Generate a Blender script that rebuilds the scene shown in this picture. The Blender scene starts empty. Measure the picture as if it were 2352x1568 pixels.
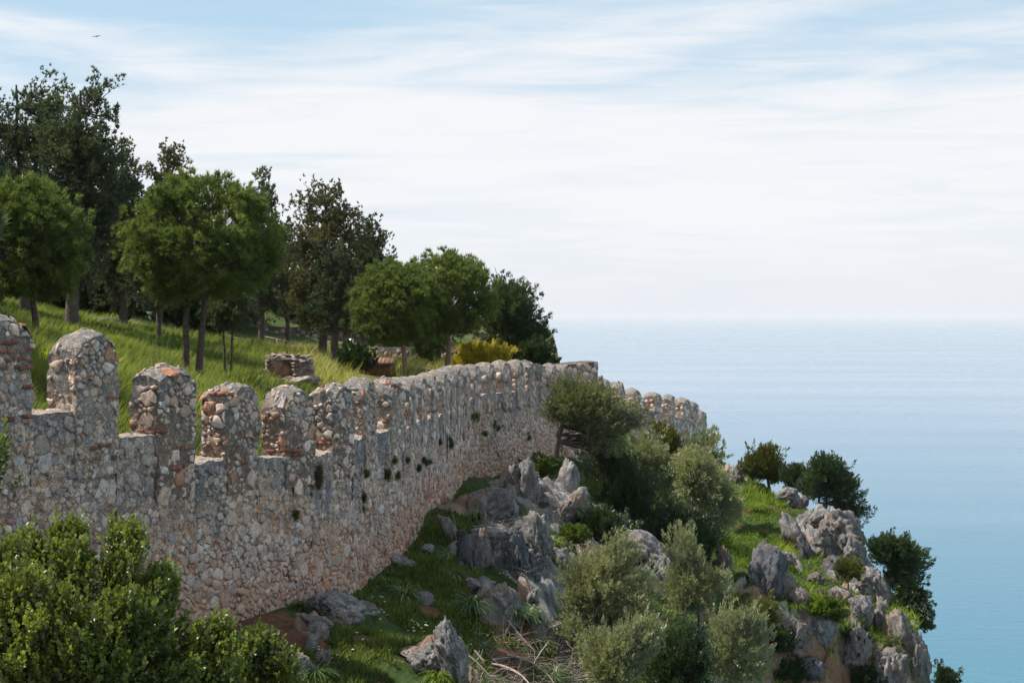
import bpy, math, random
import numpy as np
from mathutils import Vector, noise as mn

SC = bpy.context.scene
COL = SC.collection
rng = np.random.default_rng(7)
random.seed(7)

# ------------------------------------------------------------------ camera
F, CX, HY = 3266.0, 1176.0, 724.0           # focal length, centre and horizon measured on the photograph
cam_d = bpy.data.cameras.new('camera'); cam = bpy.data.objects.new('camera', cam_d); COL.objects.link(cam)
cam_d.sensor_width = 36; cam_d.lens = 50; cam_d.shift_y = -0.0255
cam_d.clip_start = 0.1; cam_d.clip_end = 300000
cam.location = (0, 0, 0); cam.rotation_euler = (math.radians(90), 0, 0)
SC.camera = cam

# ------------------------------------------------------------------ light
SUN_EL, SUN_AZ = math.radians(55), math.atan2(-0.985, 0.13)      # azimuth clockwise from +Y
SUN_DIR = Vector((math.sin(SUN_AZ)*math.cos(SUN_EL), math.cos(SUN_AZ)*math.cos(SUN_EL), math.sin(SUN_EL)))
sun_d = bpy.data.lights.new('sun', 'SUN'); sun_d.energy = 5.0; sun_d.angle = math.radians(0.53); sun_d.color = (1, .955, .88)
sun = bpy.data.objects.new('sun', sun_d); COL.objects.link(sun)
sun.rotation_euler = SUN_DIR.to_track_quat('Z', 'Y').to_euler()
SC.view_settings.view_transform = 'Standard'; SC.view_settings.look = 'None'
SC.view_settings.exposure = 0.52; SC.view_settings.gamma = 1; SC.view_settings.use_curve_mapping = False
SC.cycles.max_bounces = 6; SC.cycles.diffuse_bounces = 3; SC.cycles.glossy_bounces = 2
SC.cycles.transmission_bounces = 3; SC.cycles.transparent_max_bounces = 4
SC.cycles.sample_clamp_indirect = 6


class NT:
    """tiny node-tree writer"""
    def __init__(s, tree): s.t = tree; s.n = tree.nodes; s.l = tree.links; s.n.clear()
    def __call__(s, kind, _o=None, **kw):
        nd = s.n.new(kind)
        ins = kw.pop('ins', {})
        for k, v in kw.items(): setattr(nd, k, v)
        for k, v in ins.items():
            if isinstance(v, bpy.types.NodeSocket): s.l.new(v, nd.inputs[k])
            else: nd.inputs[k].default_value = v
        return nd
    def math(s, op, a, b=0.0, c=0.0, clamp=False):
        nd = s('ShaderNodeMath', operation=op, use_clamp=clamp)
        for i, v in enumerate((a, b, c)):
            if isinstance(v, bpy.types.NodeSocket): s.l.new(v, nd.inputs[i])
            else: nd.inputs[i].default_value = v
        return nd.outputs[0]
    def ramp(s, f, stops, interp='LINEAR'):
        nd = s('ShaderNodeValToRGB', ins={0: f}); cr = nd.color_ramp; cr.interpolation = interp
        while len(cr.elements) < len(stops): cr.elements.new(0.5)
        for e, (p, c) in zip(cr.elements, stops):
            e.position = p; e.color = (*c, 1) if len(c) == 3 else c
        return nd.outputs[0]
    def noise(s, vec, scale, detail=4, rough=.55, dist=0.0, out=0):
        return s('ShaderNodeTexNoise', ins={'Vector': vec, 'Scale': scale, 'Detail': detail, 'Roughness': rough, 'Distortion': dist}).outputs[out]
    def mix(s, f, a, b, blend='MIX'):
        nd = s('ShaderNodeMix', data_type='RGBA', blend_type=blend)
        for i, v in ((0, f), (6, a), (7, b)):
            if isinstance(v, bpy.types.NodeSocket): s.l.new(v, nd.inputs[i])
            else: nd.inputs[i].default_value = v if i == 0 else ((*v, 1) if len(v) == 3 else v)
        return nd.outputs[2]
    def maprange(s, v, a, b, c=0.0, d=1.0, smooth=True):
        nd = s('ShaderNodeMapRange', interpolation_type='SMOOTHSTEP' if smooth else 'LINEAR', ins={0: v, 1: a, 2: b, 3: c, 4: d})
        return nd.outputs[0]

# ------------------------------------------------------------------ sky with thin cirrus
W = bpy.data.worlds.new('World'); SC.world = W; W.use_nodes = True
t = NT(W.node_tree)
tc = t('ShaderNodeTexCoord').outputs['Generated']
sky = t('ShaderNodeTexSky', sky_type='NISHITA', sun_disc=False, sun_elevation=SUN_EL, sun_rotation=SUN_AZ, altitude=120, air_density=1.0, dust_density=1.6, ozone_density=1.2).outputs[0]
mp = t('ShaderNodeMapping', ins={'Vector': tc, 'Rotation': (0, math.radians(6), 0), 'Scale': (1.8, 1.8, 13), 'Location': (3.1, .4, 1.45)}).outputs[0]
n1 = t.noise(mp, 1.0, 7, .52, .7)
mp2 = t('ShaderNodeMapping', ins={'Vector': tc, 'Rotation': (0, math.radians(9), 0), 'Scale': (6, 6, 60), 'Location': (1.1, 2.4, .3)}).outputs[0]
n2 = t.noise(mp2, 1.0, 6, .6, 1.2)
sep = t('ShaderNodeSeparateXYZ', ins={0: tc})
z = sep.outputs[2]
cl = t.math('ADD', t.math('MULTIPLY', n1, 1.0), t.math('MULTIPLY', n2, .3))
thr = t.maprange(z, .05, .21, -.24, .13, False)
cl = t.math('SUBTRACT', cl, thr)
cl = t.maprange(cl, .40, .80)
cl = t.math('MULTIPLY', cl, .93)
blue = t.mix(.75, sky, (3.7, 5.2, 6.35))
veil = t.mix(t.maprange(t.math('ADD', t.math('MULTIPLY', n2, .6), t.math('MULTIPLY', n1, .4)), .38, .60), (6.0, 6.25, 6.55), (6.65, 6.65, 6.8))
c1 = t.mix(cl, blue, veil)
hz = t.maprange(z, .0, .07, 1.0, 0.0)
c2 = t.mix(t.math('MULTIPLY', hz, .85), c1, (5.75, 5.95, 6.3))
bg = t('ShaderNodeBackground', ins={0: c2, 1: .1})
t('ShaderNodeOutputWorld', ins={0: bg.outputs[0]})

# ------------------------------------------------------------------ helpers: noise, meshes, objects
_T = rng.random((32, 32, 32))
def vn(p):
    p = np.asarray(p, float); i = np.floor(p).astype(int); f = p - i; f = f*f*(3-2*f)
    r = 0
    for a in (0, 1):
        for b in (0, 1):
            for c in (0, 1):
                w = (f[..., 0] if a else 1-f[..., 0])*(f[..., 1] if b else 1-f[..., 1])*(f[..., 2] if c else 1-f[..., 2])
                r = r + w*_T[(i[..., 0]+a) & 31, (i[..., 1]+b) & 31, (i[..., 2]+c) & 31]
    return r*2-1
def fbm(p, o=4, g=.5):
    p = np.asarray(p, float); r = 0; a = 1; s = 0
    for k in range(o):
        r = r + a*vn(p*2**k + 7.3*k); s += a; a *= g
    return r/s
_W = rng.random((32, 32, 32, 4))
def worley(p):
    p = np.asarray(p, float); i = np.floor(p).astype(int); d1 = np.full(p.shape[:-1], 9.); d2 = d1.copy(); cid = np.zeros(p.shape[:-1])
    for a in (-1, 0, 1):
        for b in (-1, 0, 1):
            for c in (-1, 0, 1):
                k = i+np.array([a, b, c]); w = _W[k[..., 0] & 31, k[..., 1] & 31, k[..., 2] & 31]
                d = np.linalg.norm(k+w[..., :3]-p, axis=-1)
                m_ = d < d1; d2 = np.where(m_, d1, np.minimum(d2, d)); cid = np.where(m_, w[..., 3], cid); d1 = np.where(m_, d, d1)
    return d1, d2, cid
def f2(x, y, sc, o=4, seed=0.): return fbm(np.stack([x*sc, y*sc, np.full_like(np.asarray(x, float), seed)], -1), o)

def P(dx, dy, Y): return np.array([(dx-CX)/F*Y, Y, (HY-dy)/F*Y])

def mk(name, V, Fc, mat=None, smooth=False, col=None, rnd=None):
    me = bpy.data.meshes.new(name)
    V = np.asarray(V, np.float32); Fc = np.asarray(Fc, np.int32)
    k = Fc.shape[1]
    me.vertices.add(len(V)); me.vertices.foreach_set('co', V.ravel())
    me.loops.add(Fc.size); me.loops.foreach_set('vertex_index', Fc.ravel())
    me.polygons.add(len(Fc)); me.polygons.foreach_set('loop_start', np.arange(0, Fc.size, k, dtype=np.int32))
    me.polygons.foreach_set('loop_total', np.full(len(Fc), k, np.int32))
    if smooth: me.polygons.foreach_set('use_smooth', np.ones(len(Fc), bool))
    me.update(calc_edges=True)
    if col is not None:
        c = np.ones((len(V), 4), np.float32); c[:, :3] = col
        me.attributes.new('col', 'FLOAT_COLOR', 'POINT').data.foreach_set('color', c.ravel())
    if rnd is not None:
        me.attributes.new('rnd', 'FLOAT', 'POINT').data.foreach_set('value', np.asarray(rnd, np.float32))
    if mat: me.materials.append(mat)
    return me

def ob(name, me, parent=None, loc=None):
    o = bpy.data.objects.new(name, me); COL.objects.link(o)
    if loc is not None: o.location = loc
    if parent: o.parent = parent
    return o
def tag(o, label=None, cat=None, group=None, kind=None):
    for k, v in (('label', label), ('category', cat), ('group', group), ('kind', kind)):
        if v: o[k] = v
    return o

def tube(pts, rad, n=6, cap=True):
    """tapered tube along points -> verts, quads"""
    pts = np.asarray(pts, float); m = len(pts)
    rad = np.broadcast_to(rad, (m,)).astype(float)
    d = np.gradient(pts, axis=0); d /= np.linalg.norm(d, axis=1)[:, None]+1e-9
    ref = np.array([0., 0, 1.]) if abs(d[0][2]) < .8 else np.array([1., 0, 0])
    V = []
    for i in range(m):
        a = np.cross(d[i], ref); a /= np.linalg.norm(a)+1e-9; b = np.cross(d[i], a)
        ref = np.cross(a, d[i]) if True else ref
        for k in range(n):
            t_ = 2*math.pi*k/n
            V.append(pts[i]+rad[i]*(math.cos(t_)*a+math.sin(t_)*b))
    Fc = [(i*n+k, i*n+(k+1) % n, (i+1)*n+(k+1) % n, (i+1)*n+k) for i in range(m-1) for k in range(n)]
    if cap:
        V.append(pts[-1]); V.append(pts[0]); e, b0 = len(V)-2, len(V)-1
        Fc += [((m-1)*n+k, (m-1)*n+(k+1) % n, e, e) for k in range(0)]
        for k in range(0, n-2, 2):
            Fc.append(((m-1)*n, (m-1)*n+k+1, (m-1)*n+k+2, (m-1)*n+min(k+3, n-1)) if k+3 <= n-1 else ((m-1)*n, (m-1)*n+k+1, (m-1)*n+k+2, (m-1)*n+k+2))
        V = V[:-2]
        Fc = [f for f in Fc if len(set(f)) == 4]
    return V, Fc
class Acc:
    def __init__(s): s.V = []; s.F = []
    def add(s, V, Fc):
        b = len(s.V); s.V.extend(V); s.F.extend([tuple(i+b for i in f) for f in Fc])
    def box(s, c, sz, rz=0.):
        c = np.array(c, float); h = np.array(sz, float)/2; R = np.array([[math.cos(rz), -math.sin(rz), 0], [math.sin(rz), math.cos(rz), 0], [0, 0, 1]])
        V = [c+R@(h*np.array(k)) for k in ((-1, -1, -1), (1, -1, -1), (1, 1, -1), (-1, 1, -1), (-1, -1, 1), (1, -1, 1), (1, 1, 1), (-1, 1, 1))]
        s.add(V, [(0, 3, 2, 1), (4, 5, 6, 7), (0, 1, 5, 4), (1, 2, 6, 5), (2, 3, 7, 6), (3, 0, 4, 7)])
    def bar(s, a, b, r, n=6): s.add(*tube([a, b], [r, r], n))
    def mesh(s, name, mat, smooth=False, col=None): return mk(name, s.V, s.F, mat, smooth, col)

def grid_faces(nu, nv):
    i = np.arange(nu-1)[:, None]*nv + np.arange(nv-1)[None, :]; i = i.ravel()
    return np.stack([i, i+nv, i+nv+1, i+1], 1)

# ------------------------------------------------------------------ materials
def new_mat(name):
    m = bpy.data.materials.new(name); m.use_nodes = True; return m, NT(m.node_tree)
def finish(t, bsdf): t('ShaderNodeOutputMaterial', ins={0: bsdf})

def mat_masonry(name, bump=.35, lich=.25, chips=False):
    m, t = new_mat(name)
    tc = t('ShaderNodeNewGeometry').outputs['Position']
    col = t('ShaderNodeAttribute', attribute_name='col').outputs['Color']
    a = t.noise(tc, 9, 6, .65); b = t.noise(tc, 38, 4, .7); c = t.noise(tc, 2.2, 4, .6)
    v = t.ramp(a, [(.3, (.62, .6, .6)), (.5, (1, 1, 1)), (.72, (1.28, 1.26, 1.22))])
    c1 = t.mix(1.0, col, v, 'MULTIPLY')
    v2 = t.ramp(b, [(.36, (.5, .48, .47)), (.5, (1, 1, 1)), (.66, (1.25, 1.22, 1.2))])
    c1 = t.mix(.85, c1, v2, 'MULTIPLY')
    if chips:
        wv = t('ShaderNodeVectorMath', operation='ADD', ins={0: tc, 1: t('ShaderNodeVectorMath', operation='SCALE', ins={0: t('ShaderNodeTexNoise', ins={'Vector': tc, 'Scale': 9.0}).outputs[1], 'Scale': .12}).outputs[0]}).outputs[0]
        vc = t('ShaderNodeTexVoronoi', ins={'Vector': wv, 'Scale': 11.0}); ve = t('ShaderNodeTexVoronoi', feature='DISTANCE_TO_EDGE', ins={'Vector': wv, 'Scale': 11.0})
        sp_ = t('ShaderNodeSeparateColor', ins={0: vc.outputs['Color']})
        cc_ = t.ramp(sp_.outputs[0], [(0, (.62, .64, .70)), (.25, (.95, .95, 1.0)), (.45, (1.25, 1.16, 1.12)), (.65, (1.0, .80, .66)), (.85, (.8, .8, .84)), (1., (1.4, 1.36, 1.38))], 'CONSTANT')
        c1 = t.mix(.75, c1, cc_, 'MULTIPLY')
        ed = t.maprange(ve.outputs[0], 0., .09, 1., 0.)
        c1 = t.mix(t.math('MULTIPLY', ed, .5), c1, (.16, .12, .10))
        a = t.math('SUBTRACT', t.math('ADD', a, t.math('MULTIPLY', sp_.outputs[1], .25)), t.math('MULTIPLY', ed, .35))
    l = t.maprange(t.noise(tc, 14, 5, .7), .56, .66)
    c1 = t.mix(t.math('MULTIPLY', l, lich), c1, (.6, .58, .57))
    d = t.maprange(t.noise(tc, 5, 6, .75), .56, .68)
    c1 = t.mix(t.math('MULTIPLY', d, .45), c1, (.13, .115, .10))
    h = t.math('ADD', t.math('MULTIPLY', a, .6), t.math('MULTIPLY', b, .35))
    bp = t('ShaderNodeBump', ins={'Strength': 1.0, 'Distance': bump*.12, 'Height': h})
    p = t('ShaderNodeBsdfPrincipled', ins={'Base Color': c1, 'Roughness': .93, 'Normal': bp.outputs[0], 'Specular IOR Level': .2})
    finish(t, p.outputs[0]); return m

def mat_rock(name, tint=(1.06, 1.0, .93)):
    m, t = new_mat(name)
    g = t('ShaderNodeNewGeometry'); tc = g.outputs['Position']
    st = t('ShaderNodeMapping', ins={'Vector': tc, 'Scale': (1, 1, .35), 'Rotation': (.25, .35, 0)}).outputs[0]
    a = t.noise(st, 3.2, 7, .65, .6); b = t.noise(tc, 17, 6, .7); c = t.noise(tc, 1.1, 3, .5)
    c1 = t.ramp(a, [(.28, (.07, .07, .075)), (.45, (.17, .17, .18)), (.58, (.28, .275, .278)), (.75, (.44, .43, .415))])
    c1 = t.mix(t.math('MULTIPLY', t.maprange(c, .5, .68), .5), c1, (.33, .21, .145))
    c1 = t.mix(t.math('MULTIPLY', t.maprange(b, .55, .68), .6), c1, (.56, .55, .53))
    vo = t('ShaderNodeTexVoronoi', feature='DISTANCE_TO_EDGE', ins={'Vector': t('ShaderNodeMapping', ins={'Vector': t('ShaderNodeVectorMath', operation='ADD', ins={0: st, 1: t('ShaderNodeTexNoise', ins={'Vector': tc, 'Scale': 3.0}).outputs[1]}).outputs[0], 'Scale': (2.4, 2.4, 2.4)}).outputs[0]})
    cr = t.maprange(vo.outputs[0], .0, .05, 1., 0.)
    c1 = t.mix(t.math('MULTIPLY', cr, .55), c1, (.055, .05, .048))
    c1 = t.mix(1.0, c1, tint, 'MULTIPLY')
    h = t.math('SUBTRACT', t.math('ADD', t.math('MULTIPLY', a, 1.), t.math('MULTIPLY', b, .3)), t.math('MULTIPLY', cr, .25))
    bp = t('ShaderNodeBump', ins={'Strength': 1.0, 'Distance': .12, 'Height': h})
    p = t('ShaderNodeBsdfPrincipled', ins={'Base Color': c1, 'Roughness': .9, 'Normal': bp.outputs[0], 'Specular IOR Level': .25})
    finish(t, p.outputs[0]); return m

def mat_ground(name, rocky=False):
    m, t = new_mat(name)
    g = t('ShaderNodeNewGeometry'); tc = g.outputs['Position']
    a = t.noise(tc, .8, 6, .6); b = t.noise(tc, 7, 5, .7); c = t.noise(tc, .33, 4, .6)
    gr = t.ramp(b, [(.3, (.022, .035, .010)), (.5, (.045, .075, .018)), (.7, (.085, .115, .03))])
    so = t.ramp(b, [(.3, (.09, .045, .026)), (.6, (.20, .105, .062)), (.75, (.27, .18, .12))])
    col = t.mix(t.maprange(a, .56, .66), gr, so)
    h = t.math('MULTIPLY', b, .6)
    if rocky:
        col = t.mix(t.maprange(t('ShaderNodeAttribute', attribute_name='rnd').outputs['Fac'], .25, .6), col, t.ramp(b, [(.3, (.10, .048, .028)), (.6, (.21, .10, .058)), (.75, (.29, .18, .12))]))
        nz = t('ShaderNodeSeparateXYZ', ins={0: g.outputs['Normal']}).outputs[2]
        st = t('ShaderNodeMapping', ins={'Vector': tc, 'Scale': (1, 1, .4), 'Rotation': (.2, .3, 0)}).outputs[0]
        r = t.noise(st, 1.7, 8, .68, .8)
        rk = t.ramp(r, [(.3, (.07, .065, .065)), (.45, (.20, .17, .155)), (.58, (.33, .29, .265)), (.72, (.45, .42, .40))])
        rk = t.mix(t.math('MULTIPLY', t.maprange(c, .46, .6), .8), rk, (.30, .155, .09))
        oc = t.maprange(t('ShaderNodeSeparateColor', ins={0: t('ShaderNodeAttribute', attribute_name='col').outputs['Color']}).outputs[0], .22, .45)
        f = t.maprange(t.math('ADD', nz, t.math('MULTIPLY', t.math('SUBTRACT', a, .5), .7)), .52, .70, 1., 0.)
        rk2 = t.ramp(r, [(.3, (.065, .065, .07)), (.44, (.15, .15, .158)), (.56, (.25, .248, .25)), (.72, (.42, .41, .40))])
        rk2 = t.mix(t.math('MULTIPLY', t.maprange(c, .52, .62), .6), rk2, (.33, .19, .12))
        col = t.mix(f, col, rk)
        rk2 = t.mix(1.0, rk2, (1.06, 1.0, .92), 'MULTIPLY')
        col = t.mix(oc, col, rk2)
        h = t.math('ADD', h, t.math('MULTIPLY', r, 2.2))
    else:
        col = t.mix(t.maprange(c, .45, .65), col, (.17, .15, .055))
    bp = t('ShaderNodeBump', ins={'Strength': .9, 'Distance': .15, 'Height': h})
    p = t('ShaderNodeBsdfPrincipled', ins={'Base Color': col, 'Roughness': .95, 'Normal': bp.outputs[0], 'Specular IOR Level': .15})
    finish(t, p.outputs[0]); return m

def mat_leaf(name, lo, hi, rough=.5, trans=.35, spec=.4, tcol=None, odd=None):
    m, t = new_mat(name)
    r = t('ShaderNodeAttribute', attribute_name='rnd').outputs['Fac']
    stops = [(0, lo), (.93 if odd else 1, hi)] + ([(.97, odd)] if odd else [])
    c = t.ramp(r, stops)
    big = t.noise(t('ShaderNodeNewGeometry').outputs['Position'], .9, 3, .6)
    c = t.mix(1., c, t.ramp(big, [(.35, (.72, .76, .8)), (.65, (1.25, 1.18, 1.0))]), 'MULTIPLY')
    p = t('ShaderNodeBsdfPrincipled', ins={'Base Color': c, 'Roughness': rough, 'Specular IOR Level': spec})
    tcx = t.mix(1., c, tcol or (1.5, 1.6, .7), 'MULTIPLY')
    tr = t('ShaderNodeBsdfTranslucent', ins={0: tcx})
    mx = t('ShaderNodeMixShader', ins={0: trans, 1: p.outputs[0], 2: tr.outputs[0]})
    finish(t, mx.outputs[0]); return m

def mat_plain(name, c, rough=.8, sc=12, var=.35, bump=.02, metal=0.):
    m, t = new_mat(name)
    tc = t('ShaderNodeTexCoord').outputs['Object']
    n = t.noise(tc, sc, 5, .65)
    col = t.mix(1., (*c, 1), t.ramp(n, [(.3, (1-var,)*3), (.7, (1+var,)*3)]), 'MULTIPLY')
    bp = t('ShaderNodeBump', ins={'Strength': .8, 'Distance': bump, 'Height': n})
    p = t('ShaderNodeBsdfPrincipled', ins={'Base Color': col, 'Roughness': rough, 'Metallic': metal, 'Normal': bp.outputs[0]})
    finish(t, p.outputs[0]); return m

M = dict(
    masonry=mat_masonry('masonry_stone'), mortar=mat_masonry('mortar', .5, .15, True),
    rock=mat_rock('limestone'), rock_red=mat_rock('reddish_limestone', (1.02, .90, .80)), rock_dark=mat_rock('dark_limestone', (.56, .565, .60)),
    slope=mat_ground('slope_earth', True), plateau=mat_ground('meadow_earth'),
    carob=mat_leaf('carob_leaf', (.03, .052, .013), (.20, .225, .05), .36, .35, .6, odd=(.42, .38, .04)),
    dark_pale=mat_leaf('grey_green_evergreen_leaf', (.022, .042, .02), (.085, .12, .05), .45, .22, .5),
    bronze_grey=mat_leaf('grey_bronze_leaf', (.07, .08, .04), (.22, .22, .115), .42, .28, .6),
    dark=mat_leaf('dark_evergreen_leaf', (.018, .034, .016), (.06, .088, .032), .45, .2, .5),
    bronze=mat_leaf('bronze_green_leaf', (.045, .055, .018), (.17, .17, .045), .5, .3, .4),
    olive=mat_leaf('olive_leaf', (.12, .13, .07), (.36, .37, .23), .5, .25, .45),
    stone_pine=mat_leaf('stone_pine_needle', (.05, .08, .022), (.20, .245, .075), .6, .34, .25, (1.45, 1.5, .75)),
    pine=mat_leaf('pine_needle', (.04, .058, .038), (.13, .15, .09), .6, .25, .25),
    pine_brown=mat_leaf('olive_brown_pine_needle', (.055, .06, .032), (.17, .16, .085), .6, .25, .25),
    broom=mat_leaf('broom_blossom', (.17, .20, .03), (.70, .54, .05), .6, .35, .2, (1.2, 1.1, .6)),
    grass=mat_leaf('meadow_grass', (.06, .088, .026), (.27, .29, .085), .6, .45, .2, odd=(.42, .38, .18)),
    straw=mat_leaf('straw_grass', (.16, .17, .05), (.42, .37, .18), .6, .4, .2),
    herb=mat_leaf('herb_leaf', (.038, .062, .016), (.15, .18, .045), .6, .3, .2),
    herb_lit=mat_leaf('sunlit_yellow_green_herb', (.06, .12, .015), (.22, .28, .04), .6, .35, .2),  # brighter copy of the herb leaf, sunlight put into its colour
    strap=mat_leaf('strap_leaf', (.03, .07, .02), (.13, .20, .06), .4, .3, .5, odd=(.4, .36, .18)),
    bark=mat_plain('pine_bark', (.085, .062, .05), .95, 14, .6, .05),
    bark_pale=mat_plain('orange_pine_bark', (.24, .145, .10), .95, 14, .5, .04),
    bark_grey=mat_plain('grey_bark', (.10, .088, .078), .9, 18, .5, .03),
    dead=mat_plain('bleached_wood', (.30, .25, .21), .9, 20, .4, .01),
    brush=mat_plain('dry_brush', (.20, .155, .12), .9, 20, .5, .01),
    dry=mat_leaf('dry_leaf', (.06, .045, .035), (.14, .10, .07), .7, .1, .2),
    petal=mat_leaf('white_petal', (.62, .62, .6), (.8, .8, .78), .6, .3, .2, (1, 1, 1)),
    yellow=mat_leaf('yellow_petal', (.6, .45, .03), (.75, .6, .05), .6, .3, .2, (1, 1, .6)),
    wood=mat_plain('hut_board', (.26, .13, .065), .8, 8, .3), niche=mat_rock('orange_masonry', (1.5, .9, .62)), ruin=mat_rock('pale_masonry', (1.75, 1.42, 1.2)), roof=mat_plain('red_roof_tile', (.30, .14, .095), .9, 10, .45),
    rail=mat_plain('weathered_rail', (.36, .30, .25), .7, 10, .3, .004), metal=mat_plain('dark_metal', (.09, .09, .09), .6, 10, .3, .002),
    white=mat_plain('white_board', (.78, .78, .76), .5, 6, .06, .001), bird=mat_plain('bird_plumage', (.16, .17, .19), .8, 6, .2, .002),
)

# ------------------------------------------------------------------ terrain
class TPS:
    def __init__(s, pts, lam=1e-3):
        p = np.array(pts, float); s.c = p[:, :2]; n = len(p)
        K = s.k(np.linalg.norm(s.c[:, None]-s.c[None], axis=2)) + lam*np.eye(n)*10
        A = np.zeros((n+3, n+3)); A[:n, :n] = K; A[:n, n] = A[n, :n] = 1; A[:n, n+1:] = s.c; A[n+1:, :n] = s.c.T
        s.w = np.linalg.solve(A, np.r_[p[:, 2], 0, 0, 0])
    @staticmethod
    def k(r): return np.where(r > 0, r*r*np.log(r+1e-9), 0)
    def __call__(s, x, y):
        x = np.asarray(x, float); sh = x.shape; x = x.ravel(); y = np.asarray(y, float).ravel(); out = np.empty(len(x))
        for i in range(0, len(x), 20000):
            X, Y = x[i:i+20000], y[i:i+20000]
            r = np.hypot(X[:, None]-s.c[None, :, 0], Y[:, None]-s.c[None, :, 1])
            out[i:i+20000] = s.k(r)@s.w[:-3]+s.w[-3]+s.w[-2]*X+s.w[-1]*Y
        return out.reshape(sh)

# wall line: right hand edge of every merlon (photo x, distance), top and sill heights
EDGE = [(72, 21.8), (269, 23.6), (446, 25.5), (592, 27.3), (718, 29.2), (812, 31), (864, 33), (927, 35), (954, 37), (978, 39), (1004, 41), (1029, 43),
        (1044, 45), (1059, 47), (1078, 49), (1102, 51), (1138, 53), (1174, 54.8), (1204, 56.6), (1229, 58.4), (1254, 60.3), (1282, 62), (1303, 64)]
TOP = [.04, -.26, -.91, -1.31, -1.43, -1.5, -1.43, -1.55, -1.57, -1.62, -1.64, -1.64, -1.63, -1.63, -1.68, -1.74, -1.73, -1.72, -1.76, -1.84, -2.04, -2.1, -2.17]
SILL = [-1.45, -1.56, -2.07, -2.67, -2.78, -2.89, -2.74, -2.75, -2.78, -2.8, -2.85, -2.92, -2.95, -2.96, -2.95, -2.9, -2.9, -2.94, -2.95, -3.0, -3.1, -3.2, -3.3]
E = np.array([[(a-CX)/F*b, b] for a, b in EDGE])
pre = np.array([E[0]-(E[1]-E[0])*k for k in (3, 2, 1)])
A_ = np.vstack([pre, E, [[3.96, 65.6]]])
TOPS = [.3, .3, .25]+TOP; SILLS = [-1.1, -1.2, -1.3]+SILL
class Path:
    def __init__(s, pts):
        s.p = np.array(pts, float); s.s = np.r_[0, np.cumsum(np.linalg.norm(np.diff(s.p, axis=0), axis=1))]
        d = np.gradient(s.p, axis=0); d /= np.linalg.norm(d, axis=1)[:, None]; s.d = d
        s.L = s.s[-1]
    def at(s, a):
        x = np.interp(a, s.s, s.p[:, 0]); y = np.interp(a, s.s, s.p[:, 1])
        dx = np.interp(a, s.s, s.d[:, 0]); dy = np.interp(a, s.s, s.d[:, 1]); n = np.hypot(dx, dy); dx, dy = dx/n, dy/n
        ex = np.maximum(a-s.L, 0)+np.minimum(a, 0)
        return x+dx*ex, y+dy*ex, dx, dy
    def map(s, a, z, d):       # a along, z up, d out of the outer face
        x, y, dx, dy = s.at(a); return np.stack([x+dy*d, y-dx*d, z], -1)
WP = Path(A_)
TH = .57
def wallx(Y):
    return np.interp(Y, A_[:, 1], A_[:, 0])

o_pts = [(-8, 20, -5.5), (-11.5, 12, -5.3), (-3, 4, -6), (0, 0, -6.5), (6, 8, -8.5), (12, 18, -10), (8, 20, -10.5), (3.5, 22, -9.6), (12, 36, -11.5), (8, 30, -10.5),
         (-5, 15, -5.9), (1, 14, -7), (-3.6, 22, -6.2), (.6, 25, -7.4), (3.5, 30, -9.3), (-1.5, 27, -6.5)]
for a in [(213, 628, 26), (296, 603, 28.6), (370, 579, 32.5), (411.5, 542, 36.4), (453, 500, 44), (487.6, 483, 52), (544, 455, 60)]:
    q = P(a[0]/.4354, a[1]/.4354, a[2]); o_pts.append(tuple(q))
for a in [(1240, 1450, 33), (1180, 1560, 29.5), (1235, 1370, 36), (1262, 1300, 40), (1290, 1130, 50), (1130, 1190, 42), (1200, 1250, 40),
          (1400, 1568, 35.5), (1500, 1330, 50), (1450, 1050, 88), (1600, 1055, 100), (1500, 1150, 65), (1900, 1420, 52.5),
          (1760, 1370, 52), (1700, 1240, 65), (1850, 1320, 58), (1330, 1400, 38),
          (1650, 1078, 80), (1700, 1094, 75), (1790, 1145, 70), (1880, 1190, 66), (1950, 1262, 62), (2000, 1340, 58), (2060, 1385, 55), (2110, 1462, 52), (2130, 1500, 50.5)]:
    o_pts.append(tuple(P(*a)))
o_pts += [(14, 104, -11.5), (5, 100, -7.5), (0, 90, -6.5), (-5, 80, -6), (20, 90, -12), (1, 75, -5), (8, 110, -8)]
TO = TPS(o_pts)
XE_Y = np.array([0, 20, 40, 46, 47, 49.5, 52, 55, 58, 62, 66, 70, 75, 80, 90, 102, 112])
XE_X = np.array([12, 13, 13.6, 13.9, 14.05, 14.5, 14.9, 14.9, 14.7, 14.8, 14.35, 13.3, 12.2, 11.9, 13, 15, 14])
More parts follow.
